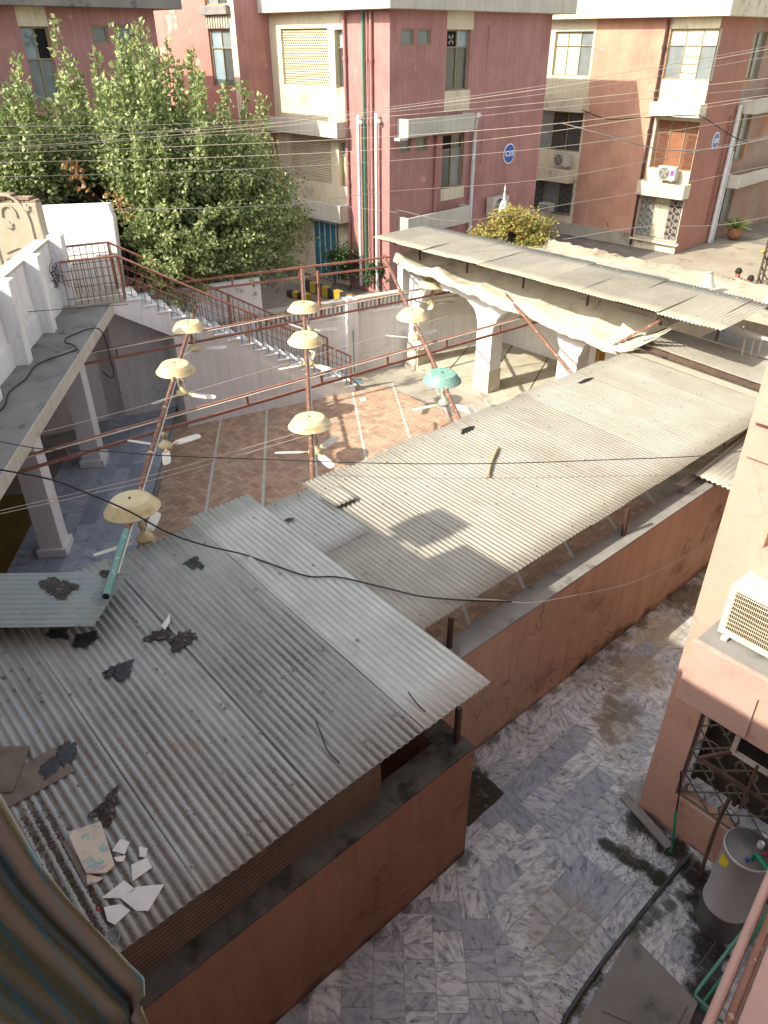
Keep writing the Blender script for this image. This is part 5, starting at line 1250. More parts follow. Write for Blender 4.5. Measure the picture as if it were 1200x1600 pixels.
# the block this view is taken from: it stands behind the lens and throws the big shadow
hb = thing('camera_side_building', 'plastered apartment block behind the viewpoint whose shadow covers the near roof', 'building', (-6, -4, 0))
HB = 2.5 + (5.33 + .75) * .78
obj('wall', MB().box(-34,2.5,-8,-.75,0,HB), 'peach', hb); obj('stair_block', MB().box(-6.5,2.5,-8,-.78,HB+.002,HB+.50), 'peach', hb)
obj('upper_storey', MB().box(-1.6,3.0,-8,-.45,HB+.505,9.9), 'peach', hb); obj('unseen_wing', MB().box(.14,3.0,-.44,5.0,0,3.85), 'peach', hb)  # the low side wing is unseen, added to keep light off the alley
tk = thing('roof_tank', 'square water tank on the roof behind the viewpoint', 'tank', (-5.8, -1.2, HB))
obj('tank', MB().box(-7.42,-6.86,-1.45,-1.0,HB+.62,HB+.98), 'conc', tk); obj('stand', MB().box(-7.2,-7.05,-1.3,-1.15,HB,HB+.618), 'conc', tk)

# ================================================================ CURTAIN
edge = [(-60,1150),(0,1238),(35,1300),(60,1345),(105,1402),(150,1452),(200,1510),(222,1532),(223,1556),(216,1570),(228,1592),(262,1660),(300,1760)]
inner = [(-420,1500),(-330,1560),(-260,1640),(-200,1700),(-120,1760),(-60,1800),(0,1850),(20,1880),(24,1880),(30,1880),(60,1900),(90,1920),(140,1980)]
def curt(i, j):
    t = i*(len(edge)-1); k = min(int(t), len(edge)-2); f = t-k
    e = [edge[k][q]*(1-f)+edge[k+1][q]*f for q in (0,1)]; n_ = [inner[k][q]*(1-f)+inner[k+1][q]*f for q in (0,1)]
    u, v = e[0]*(1-j)+n_[0]*j, e[1]*(1-j)+n_[1]*j
    fold = .035*math.exp(-((j-.02)/.06)**2) - .03*math.exp(-((j-.13+.07*i)/.03)**2) + .012*math.sin(j*13 + i*2) + .012*math.sin(j*38+i*5)
    dist = .78 + .25*j*0 - fold
    return Vector(CP + ray(u, v)*dist)
m = MB().grid(curt, 90, 110, uv=lambda i, j: (i, j))
cm = bpy.data.materials.new('striped_curtain'); cm.use_nodes = True; t = cm.node_tree; N, L = t.nodes, t.links; b = N['Principled BSDF']; b.inputs['Roughness'].default_value = .95
b.inputs['Sheen Weight'].default_value = .3
uvn = N.new('ShaderNodeUVMap'); sx = N.new('ShaderNodeSeparateXYZ'); L.new(uvn.outputs[0], sx.inputs[0])
def mm(op, a, c):
    x = N.new('ShaderNodeMath'); x.operation = op
    for i, q in enumerate((a, c)):
        if isinstance(q, (int, float)): x.inputs[i].default_value = q
        else: L.new(q, x.inputs[i])
    return x.outputs[0]
nz = N.new('ShaderNodeTexNoise'); nz.inputs['Scale'].default_value = 26; nz.inputs['Detail'].default_value = 6; tc = N.new('ShaderNodeTexCoord'); L.new(tc.outputs['Object'], nz.inputs['Vector'])
ph = mm('ADD', mm('MULTIPLY', sx.outputs[1], 1.0), mm('MULTIPLY', sx.outputs[0], -.32)); ph = mm('ADD', ph, mm('MULTIPLY', nz.outputs['Fac'], .01))
fr_ = mm('FRACT', mm('MULTIPLY', ph, 8.5), 0); band = mm('LESS_THAN', mm('ABSOLUTE', mm('SUBTRACT', fr_, .5), 0), .075)
band2 = N.new('ShaderNodeMapRange'); L.new(mm('ABSOLUTE', mm('SUBTRACT', fr_, .5), 0), band2.inputs[0]); band2.inputs[1].default_value = .05; band2.inputs[2].default_value = .12; band2.inputs[3].default_value = .85; band2.inputs[4].default_value = 0
x1 = N.new('ShaderNodeMix'); x1.data_type = 'RGBA'; x1.inputs[6].default_value = lin('5f593a'); x1.inputs[7].default_value = lin('4d472e'); L.new(nz.outputs['Fac'], x1.inputs[0])
x2 = N.new('ShaderNodeMix'); x2.data_type = 'RGBA'; L.new(band2.outputs[0], x2.inputs[0]); L.new(x1.outputs[2], x2.inputs[6]); x2.inputs[7].default_value = lin('2a5a64'); L.new(x2.outputs[2], b.inputs['Base Color'])
bp = N.new('ShaderNodeBump'); nf = N.new('ShaderNodeTexNoise'); nf.inputs['Scale'].default_value = 260; L.new(tc.outputs['Object'], nf.inputs['Vector']); L.new(nf.outputs['Fac'], bp.inputs['Height']); bp.inputs['Strength'].default_value = .5; bp.inputs['Distance'].default_value = .003; L.new(bp.outputs[0], b.inputs['Normal'])
obj('curtain', m, cm, None, 'olive curtain with teal stripes hanging in the bottom left corner', 'curtain', solid=.004)

# ================================================================ TREES AND PLANTS
def tree(name, lab, base, cen, rad, nsh, leafn, size, mat, seed, up=.5, cat='tree', trunk_r=.16, slen=(.7,1.5), group=None, top=0, avoid=None):
    rr = random.Random(seed); t_ = thing(name, lab, cat, base, group); tm = MB()
    base = Vector(base); cen = Vector(cen)
    tm.tube(spline([base, base.lerp(cen, .3) + Vector((.1,.05,0)), base.lerp(cen, .75)], 4), [trunk_r*(1-.05*i) for i in range(9)], 8)
    lm = MB()
    clumps = []
    for k in range(nsh//16): 
        d = Vector((rr.gauss(0,1), rr.gauss(0,1), rr.gauss(.15,1))).normalized(); d.z = max(d.z, -.45); clumps.append(d.normalized())
    for k in range(nsh):
        while True:
            d = Vector((rr.gauss(0,1), rr.gauss(0,1), rr.gauss(.1,1))).normalized()
            if rr.random() < .7: q = rr.choice(clumps); d = (q + d*.30).normalized()
            if d.z > -.55: break
        rf = rr.uniform(.45, 1.0)**.6
        st_ = cen + Vector((d.x*rad[0], d.y*rad[1], d.z*rad[2])) * rf * .82
        dirn = (d*.8 + Vector((rr.gauss(0,.25), rr.gauss(0,.25), up + (.55 if d.z > .35 else 0)))).normalized()
        tall = top and d.z > .35 and rr.random() < .08; leafn_ = leafn*2 if tall else leafn
        ln = rr.uniform(*slen) * (1 + (top*rr.uniform(.6,1.2) if tall else 0))
        if tall: dirn = (dirn*.4 + Vector((0,0,1))).normalized()
        if k % 9 == 0 and not (avoid and avoid(st_ - Vector((.8,0,0)))): tm.tube(spline([base.lerp(cen, .7), base.lerp(cen, .75).lerp(st_, .5) + Vector((0,0,.15)), st_], 3), [.045,.04,.035,.03,.025,.02,.015], 5)
        pts = [st_ + dirn*ln*q + Vector((0,0,-.12*q*q*(1 if d.z < .2 else 0))) for q in [i/leafn_ for i in range(leafn_)]]
        side = dirn.cross(Vector((0,0,1))).normalized() if abs(dirn.z) < .95 else Vector((1,0,0)); up_ = dirn.cross(side)
        if avoid and avoid(pts[-1]): continue
        for i, p in enumerate(pts):
            if avoid and avoid(p): continue
            if tall: leaves(lm, p + Vector((rr.gauss(0,.06), rr.gauss(0,.06), 0)), dirn, size, rr, 2)
            t = i*2.4 + k; o = (side*math.cos(t) + up_*math.sin(t))
            leaves(lm, p + o*size*.25, (o*.9 + dirn*.35), size*(1.05 - .4*i/leafn_), rr)
        if (tall or k % 3 == 0) and not (avoid and avoid(st_)): tm.tube([st_, pts[-1]], [.014,.005], 4)
    obj('crown', lm, mat, t_); obj('trunk', tm, 'bark', t_); return t_
tc_ = atD(215, 245, 20.9)
tree('mulberry_tree', 'big dense green tree with upright shoots behind the staircase', (tc_.x-.3, tc_.y+.2, -.05), tc_ + Vector((0,-.15,-1.75)), (3.0,5.0,2.6), 3300, 28, .14, 'leaf', 5, .22, avoid=lambda p: p.x > -18.4 and p.y < 7.15, top=1.15, slen=(.7,1.2))
m = MB(); rr = random.Random(8)
for u0, v0, u1, v1 in ((108,252,140,290),(166,288,202,335)):
    a, b_ = atD(u0, v0, 16.6), atD(u1, v1, 16.4)
    for k in range(45): p = a.lerp(b_, rr.random()) + Vector((rr.gauss(0,.07), rr.gauss(0,.07), rr.gauss(0,.07))); leaves(m, p, Vector((0,0,-1)), .1, rr)
m.v and obj('dead_leaves', m, 'deadleaf', [o for o in bpy.data.objects if o.name == 'mulberry_tree'][0])
sc_ = Vector((-15.9, 20.4, 2.1))
p_ = atD(803, 372, 22.6)
tree('small_street_tree', 'small yellow green tree showing behind the canopy, in front of the red block', (p_.x, p_.y, -.05), p_ + Vector((0,0,-.1)), (1.0,1.45,.75), 380, 22, .12, 'leaf2', 15, .3, trunk_r=.1, slen=(.3,.55))
p_ = atZ(545, 440, .3)
tree('wall_shrub', 'dark green shrub growing at the foot of the centre block', (p_.x, p_.y, 0), p_ + Vector((0,0,.55)), (.9,.9,.7), 90, 18, .12, 'leaf3', 16, .3, 'shrub', .05, (.3,.6))
p_ = atZ(470, 455, .3) + Vector((-2.2, 1.2, 0))
for i, (u, v, s_, lab) in enumerate(((590,452,.5,'low shrub between the white drainpipes of the centre block'),(520,438,.7,'leafy bush beside the blue green gate'))):
    p_ = atZ(u, v, .2); tree('wall_shrub', lab, (p_.x, p_.y, 0), p_ + Vector((0,0,s_*.7)), (s_,s_,s_*.8), 60, 16, .11, 'leaf3', 30+i, .3, 'shrub', .04, (.3,.5), 'shrubs along the centre block')
p_ = atZ(1146, 374, 0)
t_ = thing('potted_plant', 'spiky plant in a round clay pot by the terracotta block', 'potted plant', p_)
obj('pot', MB().lathe([(0,0),(.2,0),(.34,.2),(.36,.4),(.28,.5),(.3,.54),(.26,.54),(.24,.46),(0,.44)], p_, 20), 'pot', t_)
m = MB(); rr = random.Random(3)
for k in range(70):
    t = rr.random()*6.3; e = rr.uniform(.2,1.2); d = Vector((math.cos(t)*math.cos(e), math.sin(t)*math.cos(e), math.sin(e))); s_ = d.cross(Vector((0,0,1))).normalized()*.035; o = p_ + Vector((0,0,.48)); l = rr.uniform(.5,.9)
    m.add([o - s_, o + s_, o + d*l*.6 + s_ + Vector((0,0,-.02)), o + d*l + Vector((0,0,-.15)), o + d*l*.6 - s_ + Vector((0,0,-.02))], [(0,1,2,3,4)])
obj('foliage', m, 'leaf', t_)

# ================================================================ STREET THINGS
m0 = [(452,458,'y'),]
for row, (p, q, n, h) in enumerate(((atZ(450,456,.15), atZ(484,462,.15), 4, .22), (atZ(478,444,.2), atZ(565,474,.2), 9, .38))):
    t_ = thing('striped_kerb', ['short low black and yellow kerb on the street', 'long black and yellow striped kerb in front of the shrubs'][row], 'kerb', p.lerp(q,.5), 'black and yellow kerbs')
    for k in range(n):
        a, b_ = p.lerp(q, k/n), p.lerp(q, (k+.98)/n); a.z = b_.z = 0
        obj('kerb_block', MB().bar(a + Vector((0,0,h/2)), b_ + Vector((0,0,h/2)), .2, h), 'yellow' if k % 2 else 'blackpaint', t_, bevel=.015)
ag = fD.px(515, 400)[0]
t_ = thing('painted_gate', 'blue green painted metal gate under the centre block', 'gate', fD.p(ag, 0, .1))
obj('panel', MB().fbox(fD, ag-.55, ag+.75, .1, 2.15, .04, .08), 'tealdoor', t_)
m = MB(); [m.fbox(fD, ag-.55+k*.32, ag-.52+k*.32, .1, 2.15, .08, .11) for k in range(5)]; m.fbox(fD, ag-.6, ag+.8, 2.15, 2.2, .04, .11); obj('frame', m, 'whitepipe', t_)
# white finial
f0 = atD(785, 347, 24.0)
t_ = thing('finial', 'white ornamental finial rising before the small tree', 'finial', f0)
s_ = 1/ (FPX/ (np.dot(np.array(f0) - CP, cF)))       # metres per pixel at its place
obj('stem', MB().lathe([(0,55*s_),(.5*s_,52*s_),(1.5*s_,47*s_),(.6*s_,44*s_),(2*s_,40*s_),(1*s_,37*s_),(2.4*s_,34*s_),(1.4*s_,32*s_),(2.5*s_,30*s_)], f0, 12), 'whiteclean', t_)
obj('bulb', MB().lathe([(2.5*s_,32*s_),(5.5*s_,27*s_),(7.2*s_,20*s_),(7*s_,14*s_),(5*s_,8*s_),(4.2*s_,4*s_),(8*s_,0),(9.5*s_,-6*s_),(7*s_,-8*s_),(7*s_,-30*s_)], f0, 16), 'whiteclean', t_)
# loudspeakers on the arcade roof
for (u, v, z, ax, lab) in ((1105, 447, 3.25, (-.1,.1,1), 'silver horn loudspeaker pointing up behind the canopy'), (1202, 474, 3.2, (-.2,.2,1), 'silver horn loudspeaker at the right edge of the picture')):
    p = atZ(u, v, z); t_ = thing('horn_loudspeaker', lab, 'loudspeaker', p, 'horn loudspeakers')
    obj('horn', MB().lathe([(.19,-.12),(.17,-.1),(.115,.02),(.085,.16),(.075,.2),(.09,.2),(.09,.22),(0,.22)], p + Vector((0,0,.1)), 24, axis=ax), 'aluminium', t_)
    obj('stand', MB().tube([p + Vector((0,0,-.15)), p + Vector((0,0,.12))], .02, 6), 'ironbar', t_)
# metal trestle beside the rear roof
p = atZ(1178, 545, 2.7); t_ = thing('metal_bracket', 'white painted steel bracket standing beside the rear roof', 'bracket', p)
obj('beam', MB().bar(atZ(1140,517,3.15), atZ(1215,533,3.15), .06, .05), 'acwhite', t_)
m = MB()
for u in (1166, 1180, 1192): a = atZ(u, 523, 3.13); m.bar(a, Vector((a.x+.05, a.y-.05, 2.66)), .03)
obj('legs', m, 'acwhite', t_)
# lattice pylon at the right edge
p = atD(1198, 430, 23.5); p.z = 0; t_ = thing('lattice_pole', 'rusty lattice steel pole hung with wires at the right edge', 'pole', p)
m = MB(); w_ = .16
for sx_, sy_ in ((-1,-1),(1,-1),(1,1),(-1,1)): m.bar(p + Vector((sx_*w_, sy_*w_, 0)), p + Vector((sx_*w_*.8, sy_*w_*.8, 5.4)), .045)
obj('legs', m, 'ironbar', t_); m = MB()
for k in range(18):
    z = .3*k; s1_ = 1 if k % 2 else -1
    for a_, c_ in (((-1,-1),(1,-1)),((1,-1),(1,1)),((1,1),(-1,1)),((-1,1),(-1,-1))): m.bar(p + Vector((a_[0]*w_*s1_*.95, a_[1]*w_*s1_*.95, z)), p + Vector((c_[0]*w_*s1_*.95, c_[1]*w_*s1_*.95, z+.3)), .025)
obj('lacing', m, 'ironbar', t_)
for k in range(5): obj('insulator', MB().lathe([(0,0),(.05,.01),(.05,.05),(.03,.07),(0,.08)], p + Vector((-.2, -.1*k+.2, 3.0)), 10), 'yellow', t_)

# people on the street: only heads and shoulders show above the roof kerb
def person(lab, u, v, h, face, shirt):
    top_ = atZ(u, v, h); x, y = top_.x, top_.y; k = h/1.72
    t_ = thing('person', lab, 'person', (x, y, -.03)); f = Vector((math.cos(face), math.sin(face), 0)); s_ = Vector((-f.y, f.x, 0))
    def P(a, b, z): return Vector((x, y, -.03)) + s_*a*k + f*b*k + Vector((0,0,z*k))
    V_ = [P(0,0,.93), P(0,0,1.15), P(0,-.01,1.36), P(0,-.01,1.45), P(0,.01,1.52), P(0,.03,1.60), P(0,.02,1.68),
          P(.18,-.01,1.38), P(.24,-.02,1.12), P(.22,.08,.90), P(.22,.1,.80), P(-.18,-.01,1.38), P(-.24,-.02,1.12), P(-.22,.05,.88), P(-.22,.08,.78),
          P(.09,0,.86), P(.10,.03,.48), P(.10,.0,.08), P(.10,.13,.03), P(-.09,0,.86), P(-.10,-.05,.48), P(-.10,-.12,.08), P(-.10,0,.03)]
    E__ = [(0,1),(1,2),(2,3),(3,4),(4,5),(5,6),(2,7),(7,8),(8,9),(9,10),(2,11),(11,12),(12,13),(13,14),(0,15),(15,16),(16,17),(17,18),(0,19),(19,20),(20,21),(21,22)]
    Rd = [.15,.14,.15,.06,.075,.09,.075,.07,.05,.035,.03,.07,.05,.035,.03,.09,.06,.045,.035,.09,.06,.045,.035]
    wl = Vector((x, y, -.03)); me = bpy.data.meshes.new('body'); me.from_pydata([tuple(p - wl) for p in V_], E__, []); o = bpy.data.objects.new('body', me); C.objects.link(o); o.parent = t_
    sk = o.modifiers.new('skin', 'SKIN'); 
    for i, r_ in enumerate(Rd): me.skin_vertices[0].data[i].radius = (r_*k, r_*k)
    me.skin_vertices[0].data[0].use_root = True
    o.modifiers.new('sub', 'SUBSURF').levels = 2; o.modifiers['sub'].render_levels = 2; me.materials.append(MT['skin'])
    hd = P(0,.02,1.615)
    m = MB(); 
    def hair(i, j):
        th = i*2*math.pi; ph = j*1.75; r_ = .115*k
        d = s_*math.cos(th)*math.sin(ph) + f*math.sin(th)*math.sin(ph) + Vector((0,0,1))*math.cos(ph)
        back = 1.0 if d.dot(f) < .45 else .86
        return hd + Vector((d.x*r_*back, d.y*r_*back, d.z*r_*1.08)) + Vector((0,0,.02*k))
    m.grid(hair, 20, 9); obj('hair', m, 'hatdark', t_)
    m = MB()
    def tor(i, j):
        th = i*2*math.pi; z = .88 + j*.58; rx = (.20, .19, .185, .19, .215, .20, .10)[int(j*6)]; ry = (.14,.13,.125,.13,.14,.12,.09)[int(j*6)]
        return P(rx*math.cos(th), ry*math.sin(th)-.01, z)
    m.grid(tor, 20, 6)
    for sd in (1, -1): m.tube([P(sd*.17,-.01,1.40), P(sd*.215,-.015,1.25), P(sd*.245,-.02,1.13)], [.085*k,.072*k,.062*k], 10)
    obj('shirt', m, shirt, t_)
    for sd in (1, -1): obj('ear', MB().lathe([(0,-.01),(.025,0),(0,.01)], P(sd*.092,.02,1.60), 8, axis=s_), 'skin', t_)
    obj('nose', MB().lathe([(.016,0),(0,.04)], P(0,.10,1.59), 8, axis=f), 'skin', t_)
    m = MB(); m.tube([P(.105,.0,.9), P(.115,.02,.5), P(.11,.0,.1)], [.10*k,.075*k,.07*k], 10).tube([P(-.105,.0,.9), P(-.115,-.04,.5), P(-.11,-.11,.1)], [.10*k,.075*k,.07*k], 10); obj('trousers', m, 'shirtdark', t_)
person('person with short black hair in a pale shirt on the street, left of two', 1156, 419, 1.72, R(150), 'shirt')
person('person with black hair farther right, by the lattice pole', 1174, 430, 1.66, R(60), 'shirtdark')

# ================================================================ LITTER ON THE NEAR ROOF
RZ = lambda x: plane_z(x, -3.36, 2.42)
def onroof(u, v, h=0): return atP(u, v, (-3.36, 0, 2.42 + .012 + h), (.045, 0, 1))
def rag(name, lab, u, v, r, mat, seed, cat='rag', group=None, flat=.5, z=None, base=None):
    rr = random.Random(seed); c = base or onroof(u, v); o = Vector((seed*1.7, seed*.3, 0)); an = rr.random()*3
    def fn(i, j):
        th = i*2*math.pi; e = Vector((math.cos(th), math.sin(th), 0)); rad = r*(1 + .75*mnoise.noise(e*1.3 + o) + .3*mnoise.noise(e*5 + o))*j
        x, y = rad*math.cos(th)*1.15, rad*math.sin(th)*.8; x, y = x*math.cos(an)-y*math.sin(an), x*math.sin(an)+y*math.cos(an)
        q = Vector((x/r*1.6, y/r*1.6, seed)); rg = 1 - abs(mnoise.noise(q*1.4))*2; rg2 = 1 - abs(mnoise.noise(q*3.5))*2
        return c + Vector((x, y, .004 + r*flat*(1-j**2.2)*(.28 + .3*rg + .16*rg2)))
    return obj(name, MB().grid(fn, 60, 18), mat, None, lab, cat, group, org=c)
def onsheet(u, v): return atZ(u, v, 2.85)
rag('dirt_clump', 'flat brown decayed clump on the loose sheet at the left', 0, 0, .17, 'dirtbag', 1, 'rag', 'decayed rags and bags on the tin roofs', .15, base=onsheet(92, 917))
rag('dirt_clump', 'small brown clod under the teal pole end', 0, 0, .06, 'dirtbag', 2, 'rag', 'decayed rags and bags on the tin roofs', .7, base=onsheet(162, 896))
for u, v, r, mt, lab, fl in ((303,880,.12,'blackbag','crumpled grey plastic bag on the roof near the nearest fan',.5),(250,992,.11,'dirtbag','brown rag clump, left half of the pair on the near roof',.5),(283,998,.14,'dirtbag','larger brown rag clump, right half of the pair on the near roof',.45),
        (182,1048,.13,'blackbag','dark crumpled plastic lump in the middle of the dirty sheets',.5),(90,990,.10,'blackbag','black plastic film scrap just under the loose sheet edge',.1),(132,999,.12,'blackbag','black plastic film scrap right of the smaller one under the loose sheet',.1),
        (95,1185,.16,'blackbag','dark torn plastic sheet tucked at the weathered boards',.25),(168,1260,.13,'dirtbag','brown crumpled rag above the paint splashed tile',.6),(452,812,.05,'dirtbag','small ring of twigs on the bluish sheet',.5)):
    rag('crumpled_rag', lab, u, v, r, mt, int(u), 'rag', 'decayed rags and bags on the tin roofs', fl)
def slab(name, lab, pts, h, th, mat, cat, group=None, tilt=0):
    P = [onroof(u, v, h + tilt*i) for i, (u, v) in enumerate(pts)]; return obj(name, MB().prism(P, (0,0,th)), mat, None, lab, cat, group, bevel=.003)
slab('weathered_board', 'long weathered grey board lying slantwise at the left edge', [(-30,1235),(85,1168),(118,1205),(15,1262)], .0, .012, 'wood', 'board', 'weathered boards', .0)
slab('weathered_board', 'shorter weathered board on top of the long one', [(-30,1168),(48,1166),(20,1238),(-35,1240)], .02, .01, 'wood', 'board', 'weathered boards')
slab('wooden_batten', 'grey wooden strip under the paint splashed tile', [(97,1317),(103,1313),(143,1380),(135,1388)], .0, .012, 'wood', 'board')
slab('splashed_tile', 'square beige tile splashed with pink and teal paint', [(105,1302),(158,1285),(180,1354),(165,1366),(135,1366)], .02, .018, 'tileback', 'tile')
slab('tile_backing', 'brown broken backing piece below the splashed tile', [(137,1384),(135,1366),(150,1370),(162,1372),(155,1378)], .005, .012, 'tileback', 'tile')
TG = 'broken white tiles on the near roof'
for pts, lab in (([(175,1330),(188,1311),(203,1316),(195,1336)], 'white tile shard beside the splashed tile'), ([(178,1340),(197,1337),(193,1347),(182,1347)], 'tiny tile chip below the shard beside the splashed tile'),
        ([(205,1352),(230,1340),(238,1356),(220,1369),(207,1378)], 'ragged white tile shard near the roof seam'), ([(217,1323),(231,1326),(228,1341),(218,1339)], 'small white tile shard, rightmost and highest'),
        ([(158,1404),(194,1376),(213,1391),(188,1404)], 'long pointed white tile shard, on the left of the big one'), ([(188,1404),(213,1386),(257,1382),(232,1424),(213,1424)], 'biggest white tile shard with pointed right corner'),
        ([(162,1418),(188,1413),(204,1423),(180,1446),(168,1440)], 'white tile shard lowest on the roof above the cup')):
    slab('tile_shard', lab, pts, .012, .008, 'tilewhite', 'tile', TG)
c = onroof(178, 1465, .01); obj('plastic_cup', MB().lathe([(.0,.0),(.04,.0),(.05,.05),(.053,.05),(.045,.0)], c, 20, axis=(.3,-.2,1)), 'cup', None, 'pale plastic cup at the roof corner by the curtain', 'cup')
c = onroof(153, 1420, .01); obj('bottle_cap', MB().lathe([(0,.008),(.014,.008),(.016,0)], c, 12), 'redcap', None, 'red bottle cap in the dark dirt beside the curtain', 'bottle cap')
cable('bent_wire', [onroof(494,1127,.01), onroof(503,1150,.02), onroof(512,1172,.015), onroof(531,1192,.01)], .006, 'black', 'bent black wire lying on the near roof', 'wire')
cable('thin_twig', [onroof(638,1082,.01), onroof(652,1100,.015), onroof(664,1112,.01)], .007, 'black', 'short dark twig near the roof corner', 'twig')
p = [atP(u, v, (-4.37,0,2.47), (.045,0,1)) for u, v in ((778,700),(768,722),(762,746))]
cable('dry_branch', [q + Vector((0,0,.02)) for q in p], [.018,.02,.021,.024,.026,.026,.024,.023,.022,.021,.022,.023,.024,.025,.026,.028,.03], 'woodlight', 'dry curved stick lying on the long sunlit roof', 'stick')
slab('foam_scrap', 'small white torn scrap above the brown rag pair', [(252,978),(260,968),(266,958),(266,972),(258,985)], .02, .01, 'tilewhite', 'scrap')
# pebbles: the larger ones as things, the rest as grit
rr = random.Random(99); pb = MB(); sv = []
for k in range(14):
    bm = bmesh.new(); bmesh.ops.create_icosphere(bm, subdivisions=1, radius=1)
    for v in bm.verts: v.co *= rr.uniform(.7, 1.15); v.co.z *= .6
    me = bpy.data.meshes.new('pebble'); bm.to_mesh(me); bm.free(); me.materials.append(MT['stone']); sv.append(me)
PEB = [(8,1020),(18,1047),(5,1058),(38,1003),(60,1035),(46,1060),(22,1078),(12,1092),(195,958),(208,965),(213,970),(215,978),(222,985),(196,1028),(221,929),(227,1008),(245,1045),(258,1052),(262,1080),(205,1080),(300,1110),(310,1125),(330,1160),(256,1153),(230,1176),(292,1242),(303,1271),(352,1155),(347,1208),(210,1110),(137,1106),(60,1140),(110,1085),(65,1095),(388,1205),(388,1302),(300,1353),(440,1060),(430,1200),(470,1187),(345,1100),(420,950),(215,940),(35,1045),(150,1195),(122,1228),(155,1225),(175,1358),(140,1060),(555,1000),(380,1150),(406,1145),(505,1080),(475,1032),(520,1110),(575,1110),(90,1300),(100,1270),(60,1290)]
for i, (u, v) in enumerate(PEB):
    o = bpy.data.objects.new('pebble', sv[i % 14]); C.objects.link(o); o.location = onroof(u, v, .004); s_ = rr.uniform(.010, .022) * (1.4 if u < 70 else 1); o.scale = (s_, s_*rr.uniform(.7,1), s_); o.rotation_euler = (0,0,rr.random()*6)
    tag(o, 'small loose pebble lying in a furrow of the near tin roof', 'pebble', 'pebbles scattered on the near roof')
g = MB()
for k in range(2600):
    x = -3.45 - rr.random()**.8*4.0; y = rr.uniform(-1.5, 3.3)
    if rr.random() < (y+1.5)/6.2: continue
    y = .082*(round(y/.082)) + rr.gauss(0, .014) - .012
    s_ = rr.uniform(.002, .0065); c = Vector((x, y, RZ(x) - .006)); t = rr.random()*6
    g.add([c + Vector((math.cos(t)*s_, math.sin(t)*s_, 0)), c + Vector((math.cos(t+2.1)*s_, math.sin(t+2.1)*s_, 0)), c + Vector((math.cos(t+4.2)*s_, math.sin(t+4.2)*s_, 0)), c + Vector((0,0,s_*1.3))], [(0,1,3),(1,2,3),(2,0,3)])
for k in range(2600):
    q = onroof(rr.choice([rr.gauss(75,22), rr.gauss(120,22), rr.gauss(150,14)]), 0) if False else None
    f = rr.random(); u, v = 50 + 115*f + rr.gauss(0,14), 1275 + 165*f + rr.gauss(0,16); c = onroof(u, v, -.012 + rr.random()*.012); s_ = rr.uniform(.004,.012); t = rr.random()*6
    g.add([c + Vector((math.cos(t)*s_, math.sin(t)*s_, 0)), c + Vector((math.cos(t+2.1)*s_, math.sin(t+2.1)*s_, 0)), c + Vector((math.cos(t+4.2)*s_, math.sin(t+4.2)*s_, 0)), c + Vector((0,0,s_*1.1))], [(0,1,3),(1,2,3),(2,0,3)])
obj('roof_grit', g, 'grit', None, 'fine dark grit and leaf crumbs gathered in the furrows of the near roof', 'grit', kind='stuff')
# litter in the yard
cable('blue_scrap', [atZ(546,598,.03), atZ(556,596,.04), atZ(566,598,.03)], .02, 'bluebag', 'crumpled blue plastic scrap at the foot of the stairs', 'scrap')
blob('paper_scrap', [(562,622),(570,620),(573,626),(564,627)], 'tilewhite', .02, .01, .01, 5, label='white paper scrap beside the lowest step', cat='scrap')
# a tangle of wires on the parapet
rr = random.Random(21); c = atZ(80, 432, 3.9) ; 
t_ = thing('wire_tangle', 'tangle of thin dark wires hanging on the white parapet', 'wires', c)
for k in range(7):
    pts = [c + Vector((rr.gauss(0,.18), rr.gauss(0,.14), rr.gauss(0,.16))) for _ in range(9)]; obj('wire', MB().tube(spline(pts, 6), .006, 4), 'black', t_)

# ================================================================ CABLES
def wire(pts, r, mat, lab, group=None, k=8): return cable('overhead_cable', pts, r, mat, lab, 'cable', group, k)
wire([atZ(-10,518+170,3.4), atZ(70,702,3.3), atZ(160,705,3.2), atZ(260,712,3.1), atZ(420,718,3.0), atZ(600,724,2.95), atZ(780,724,2.9), atZ(960,718,2.9), atZ(1100,712,2.95), atZ(1190,700,3.2)], .0065, 'black', 'black cable crossing the courtyard at mid height over the white fan')
wire([atZ(-10,732,4.2), atZ(75,748,4.0), atZ(130,768,3.8), atZ(200,798,3.6), atZ(262,832,3.3), atZ(320,852,3.0), atP(380,866,(-3.36,0,2.46),(.045,0,1)), atP(420,880,(-3.36,0,2.45),(.045,0,1)), atP(480,900,(-3.36,0,2.45),(.045,0,1)), atP(530,902,(-3.36,0,2.45),(.045,0,1)), atP(600,918,(-3.36,0,2.47),(.045,0,1)), atP(660,932,(-3.36,0,2.5),(.045,0,1)), atZ(730,938,2.5), atZ(800,940,2.5)], .010, 'black', 'thick black cable running down across the near roof')
wire([atZ(735,936,2.5), atZ(780,938,2.4), atZ(830,942,2.25), atX(900,930,-4.05), atX(950,920,-4.04), atX(1000,905,-4.03), atX(1060,875,-4.03), atX(1120,842,-4.03)], .007, 'palewire', 'pale wavy wire drooping along the salmon wall')
for i, (p, q, z) in enumerate((((0,798),(300,725),3.0),((0,803),(300,733),3.0),((0,692),(300,612),3.1))):
    wire([atZ(*p, z), atZ((p[0]+q[0])/2, (p[1]+q[1])/2+2, z), atZ(*q, z), atZ(q[0]+400, q[1]-118, z)], .005, 'palewire', ['pale thin wire over the marble border, upper of the close pair', 'pale thin wire over the marble border, lower of the close pair', 'thin wire from the veranda edge past the left dome row'][i], 'thin wires over the courtyard')
wire([atZ(0,490,3.9), atZ(60,486,3.9), atZ(130,480,3.9), atZ(200,476,3.8)], .006, 'black', 'thin dark wire strung past the parapet fins')
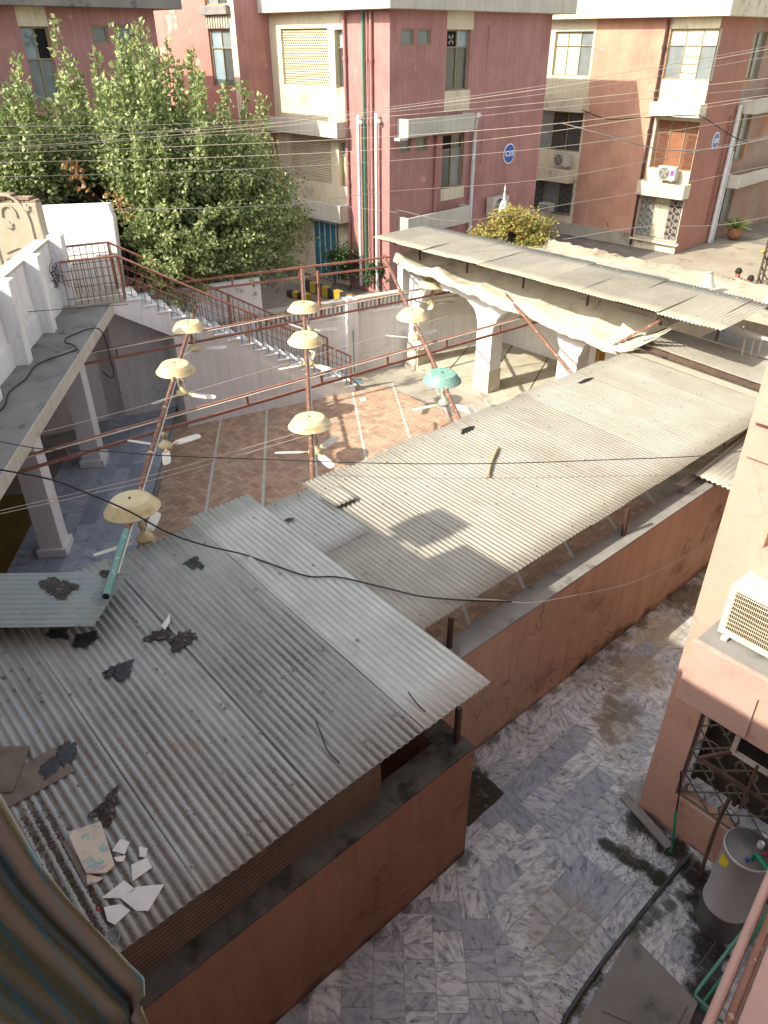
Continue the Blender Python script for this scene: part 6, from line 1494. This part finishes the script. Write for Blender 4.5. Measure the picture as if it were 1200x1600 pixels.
# black cable on the veranda slab
cable('roof_cable', [atZ(u, v, 3.25) for u, v in ((0,642),(8,632),(15,612),(40,592),(55,572),(80,560),(104,552),(120,545),(112,538),(102,535),(104,528),(122,520),(135,515),(152,513))] + [atZ(162,524,3.1), atZ(168,540,2.7), atZ(172,560,2.4), atZ(178,585,2.1), atZ(172,590,2.1), atZ(160,580,2.2)], .012, 'black', 'loose black cable looping over the grey veranda slab and off its edge', 'cable')
# bundles from the left edge to the right edge of the picture, strung between distant poles
W = [((-10,198),(300,193),(560,173),(900,126),(1205,72)), ((-10,212),(300,204),(560,177),(900,131),(1205,76)), ((-10,224),(300,201),(560,180),(900,140),(1205,88)), ((-10,232),(300,209),(560,186),(850,160),(1205,122)),
     ((-10,235),(300,213),(600,197),(900,165),(1205,137)), ((-10,254),(300,247),(600,233),(850,207),(1205,152)), ((-10,277),(300,268),(600,252),(900,226),(1205,180)), ((-10,240),(300,228),(600,214),(900,190),(1205,148))]
for i, ps in enumerate(W):
    dd_ = [15.5, 16.0, 16.5, 17.2, 20.0][0:5]
    wire([atD(u, v, d_) for (u, v), d_ in zip(ps, dd_)], .0055, 'palewire' if i % 2 else 'plywire', 'thin power wire, %s from the top at the right edge of the picture' % ['highest','second','third','fourth','fifth','seventh','eighth','sixth'][i], 'overhead power wires', 10)
wire([atD(880,193,21), atD(960,215,22), atD(1040,234,24), atD(1120,232,26), atD(1205,215,28)], .016, 'plywire', 'sagging cable bundle across the terracotta block', 'heavier cable bundles')
wire([atD(910,172,22), atD(950,186,22.5), atD(1000,184,23), atD(1080,180,25), atD(1100,184,26), atD(1160,220,27), atD(1205,215,28)], .014, 'black', 'dark cable looping under the cream window slabs of the terracotta block', 'heavier cable bundles')
wire([atD(-5,125,15), atD(90,162,15.3), atD(200,200,15.6), atD(290,238,16), atD(400,275,17), atD(520,318,18), atD(620,332,18)], .007, 'plywire', 'thin dark wire slanting down across the tree')
wire([atD(620,328,17), atD(720,345,17), atD(880,320,19), atD(1000,300,21), atD(1205,258,24)], .006, 'plywire', 'thin wire just above the canopy and small tree')
wire([atD(170,327,15), atD(330,325,15), atD(470,318,16), atD(600,300,17), atD(880,276,19), atD(1205,212,24)], .006, 'plywire', 'thin wire across the lower part of the tree crown')
wire([atD(880,374,20), atD(1000,355,21), atD(1120,352,22), atD(1205,338,23)], .006, 'plywire', 'thin wire low before the terracotta block')
for nm in ('screw',):
    pass
bpy.data.objects.remove(SCREW); bpy.data.objects.remove(DUMMY)
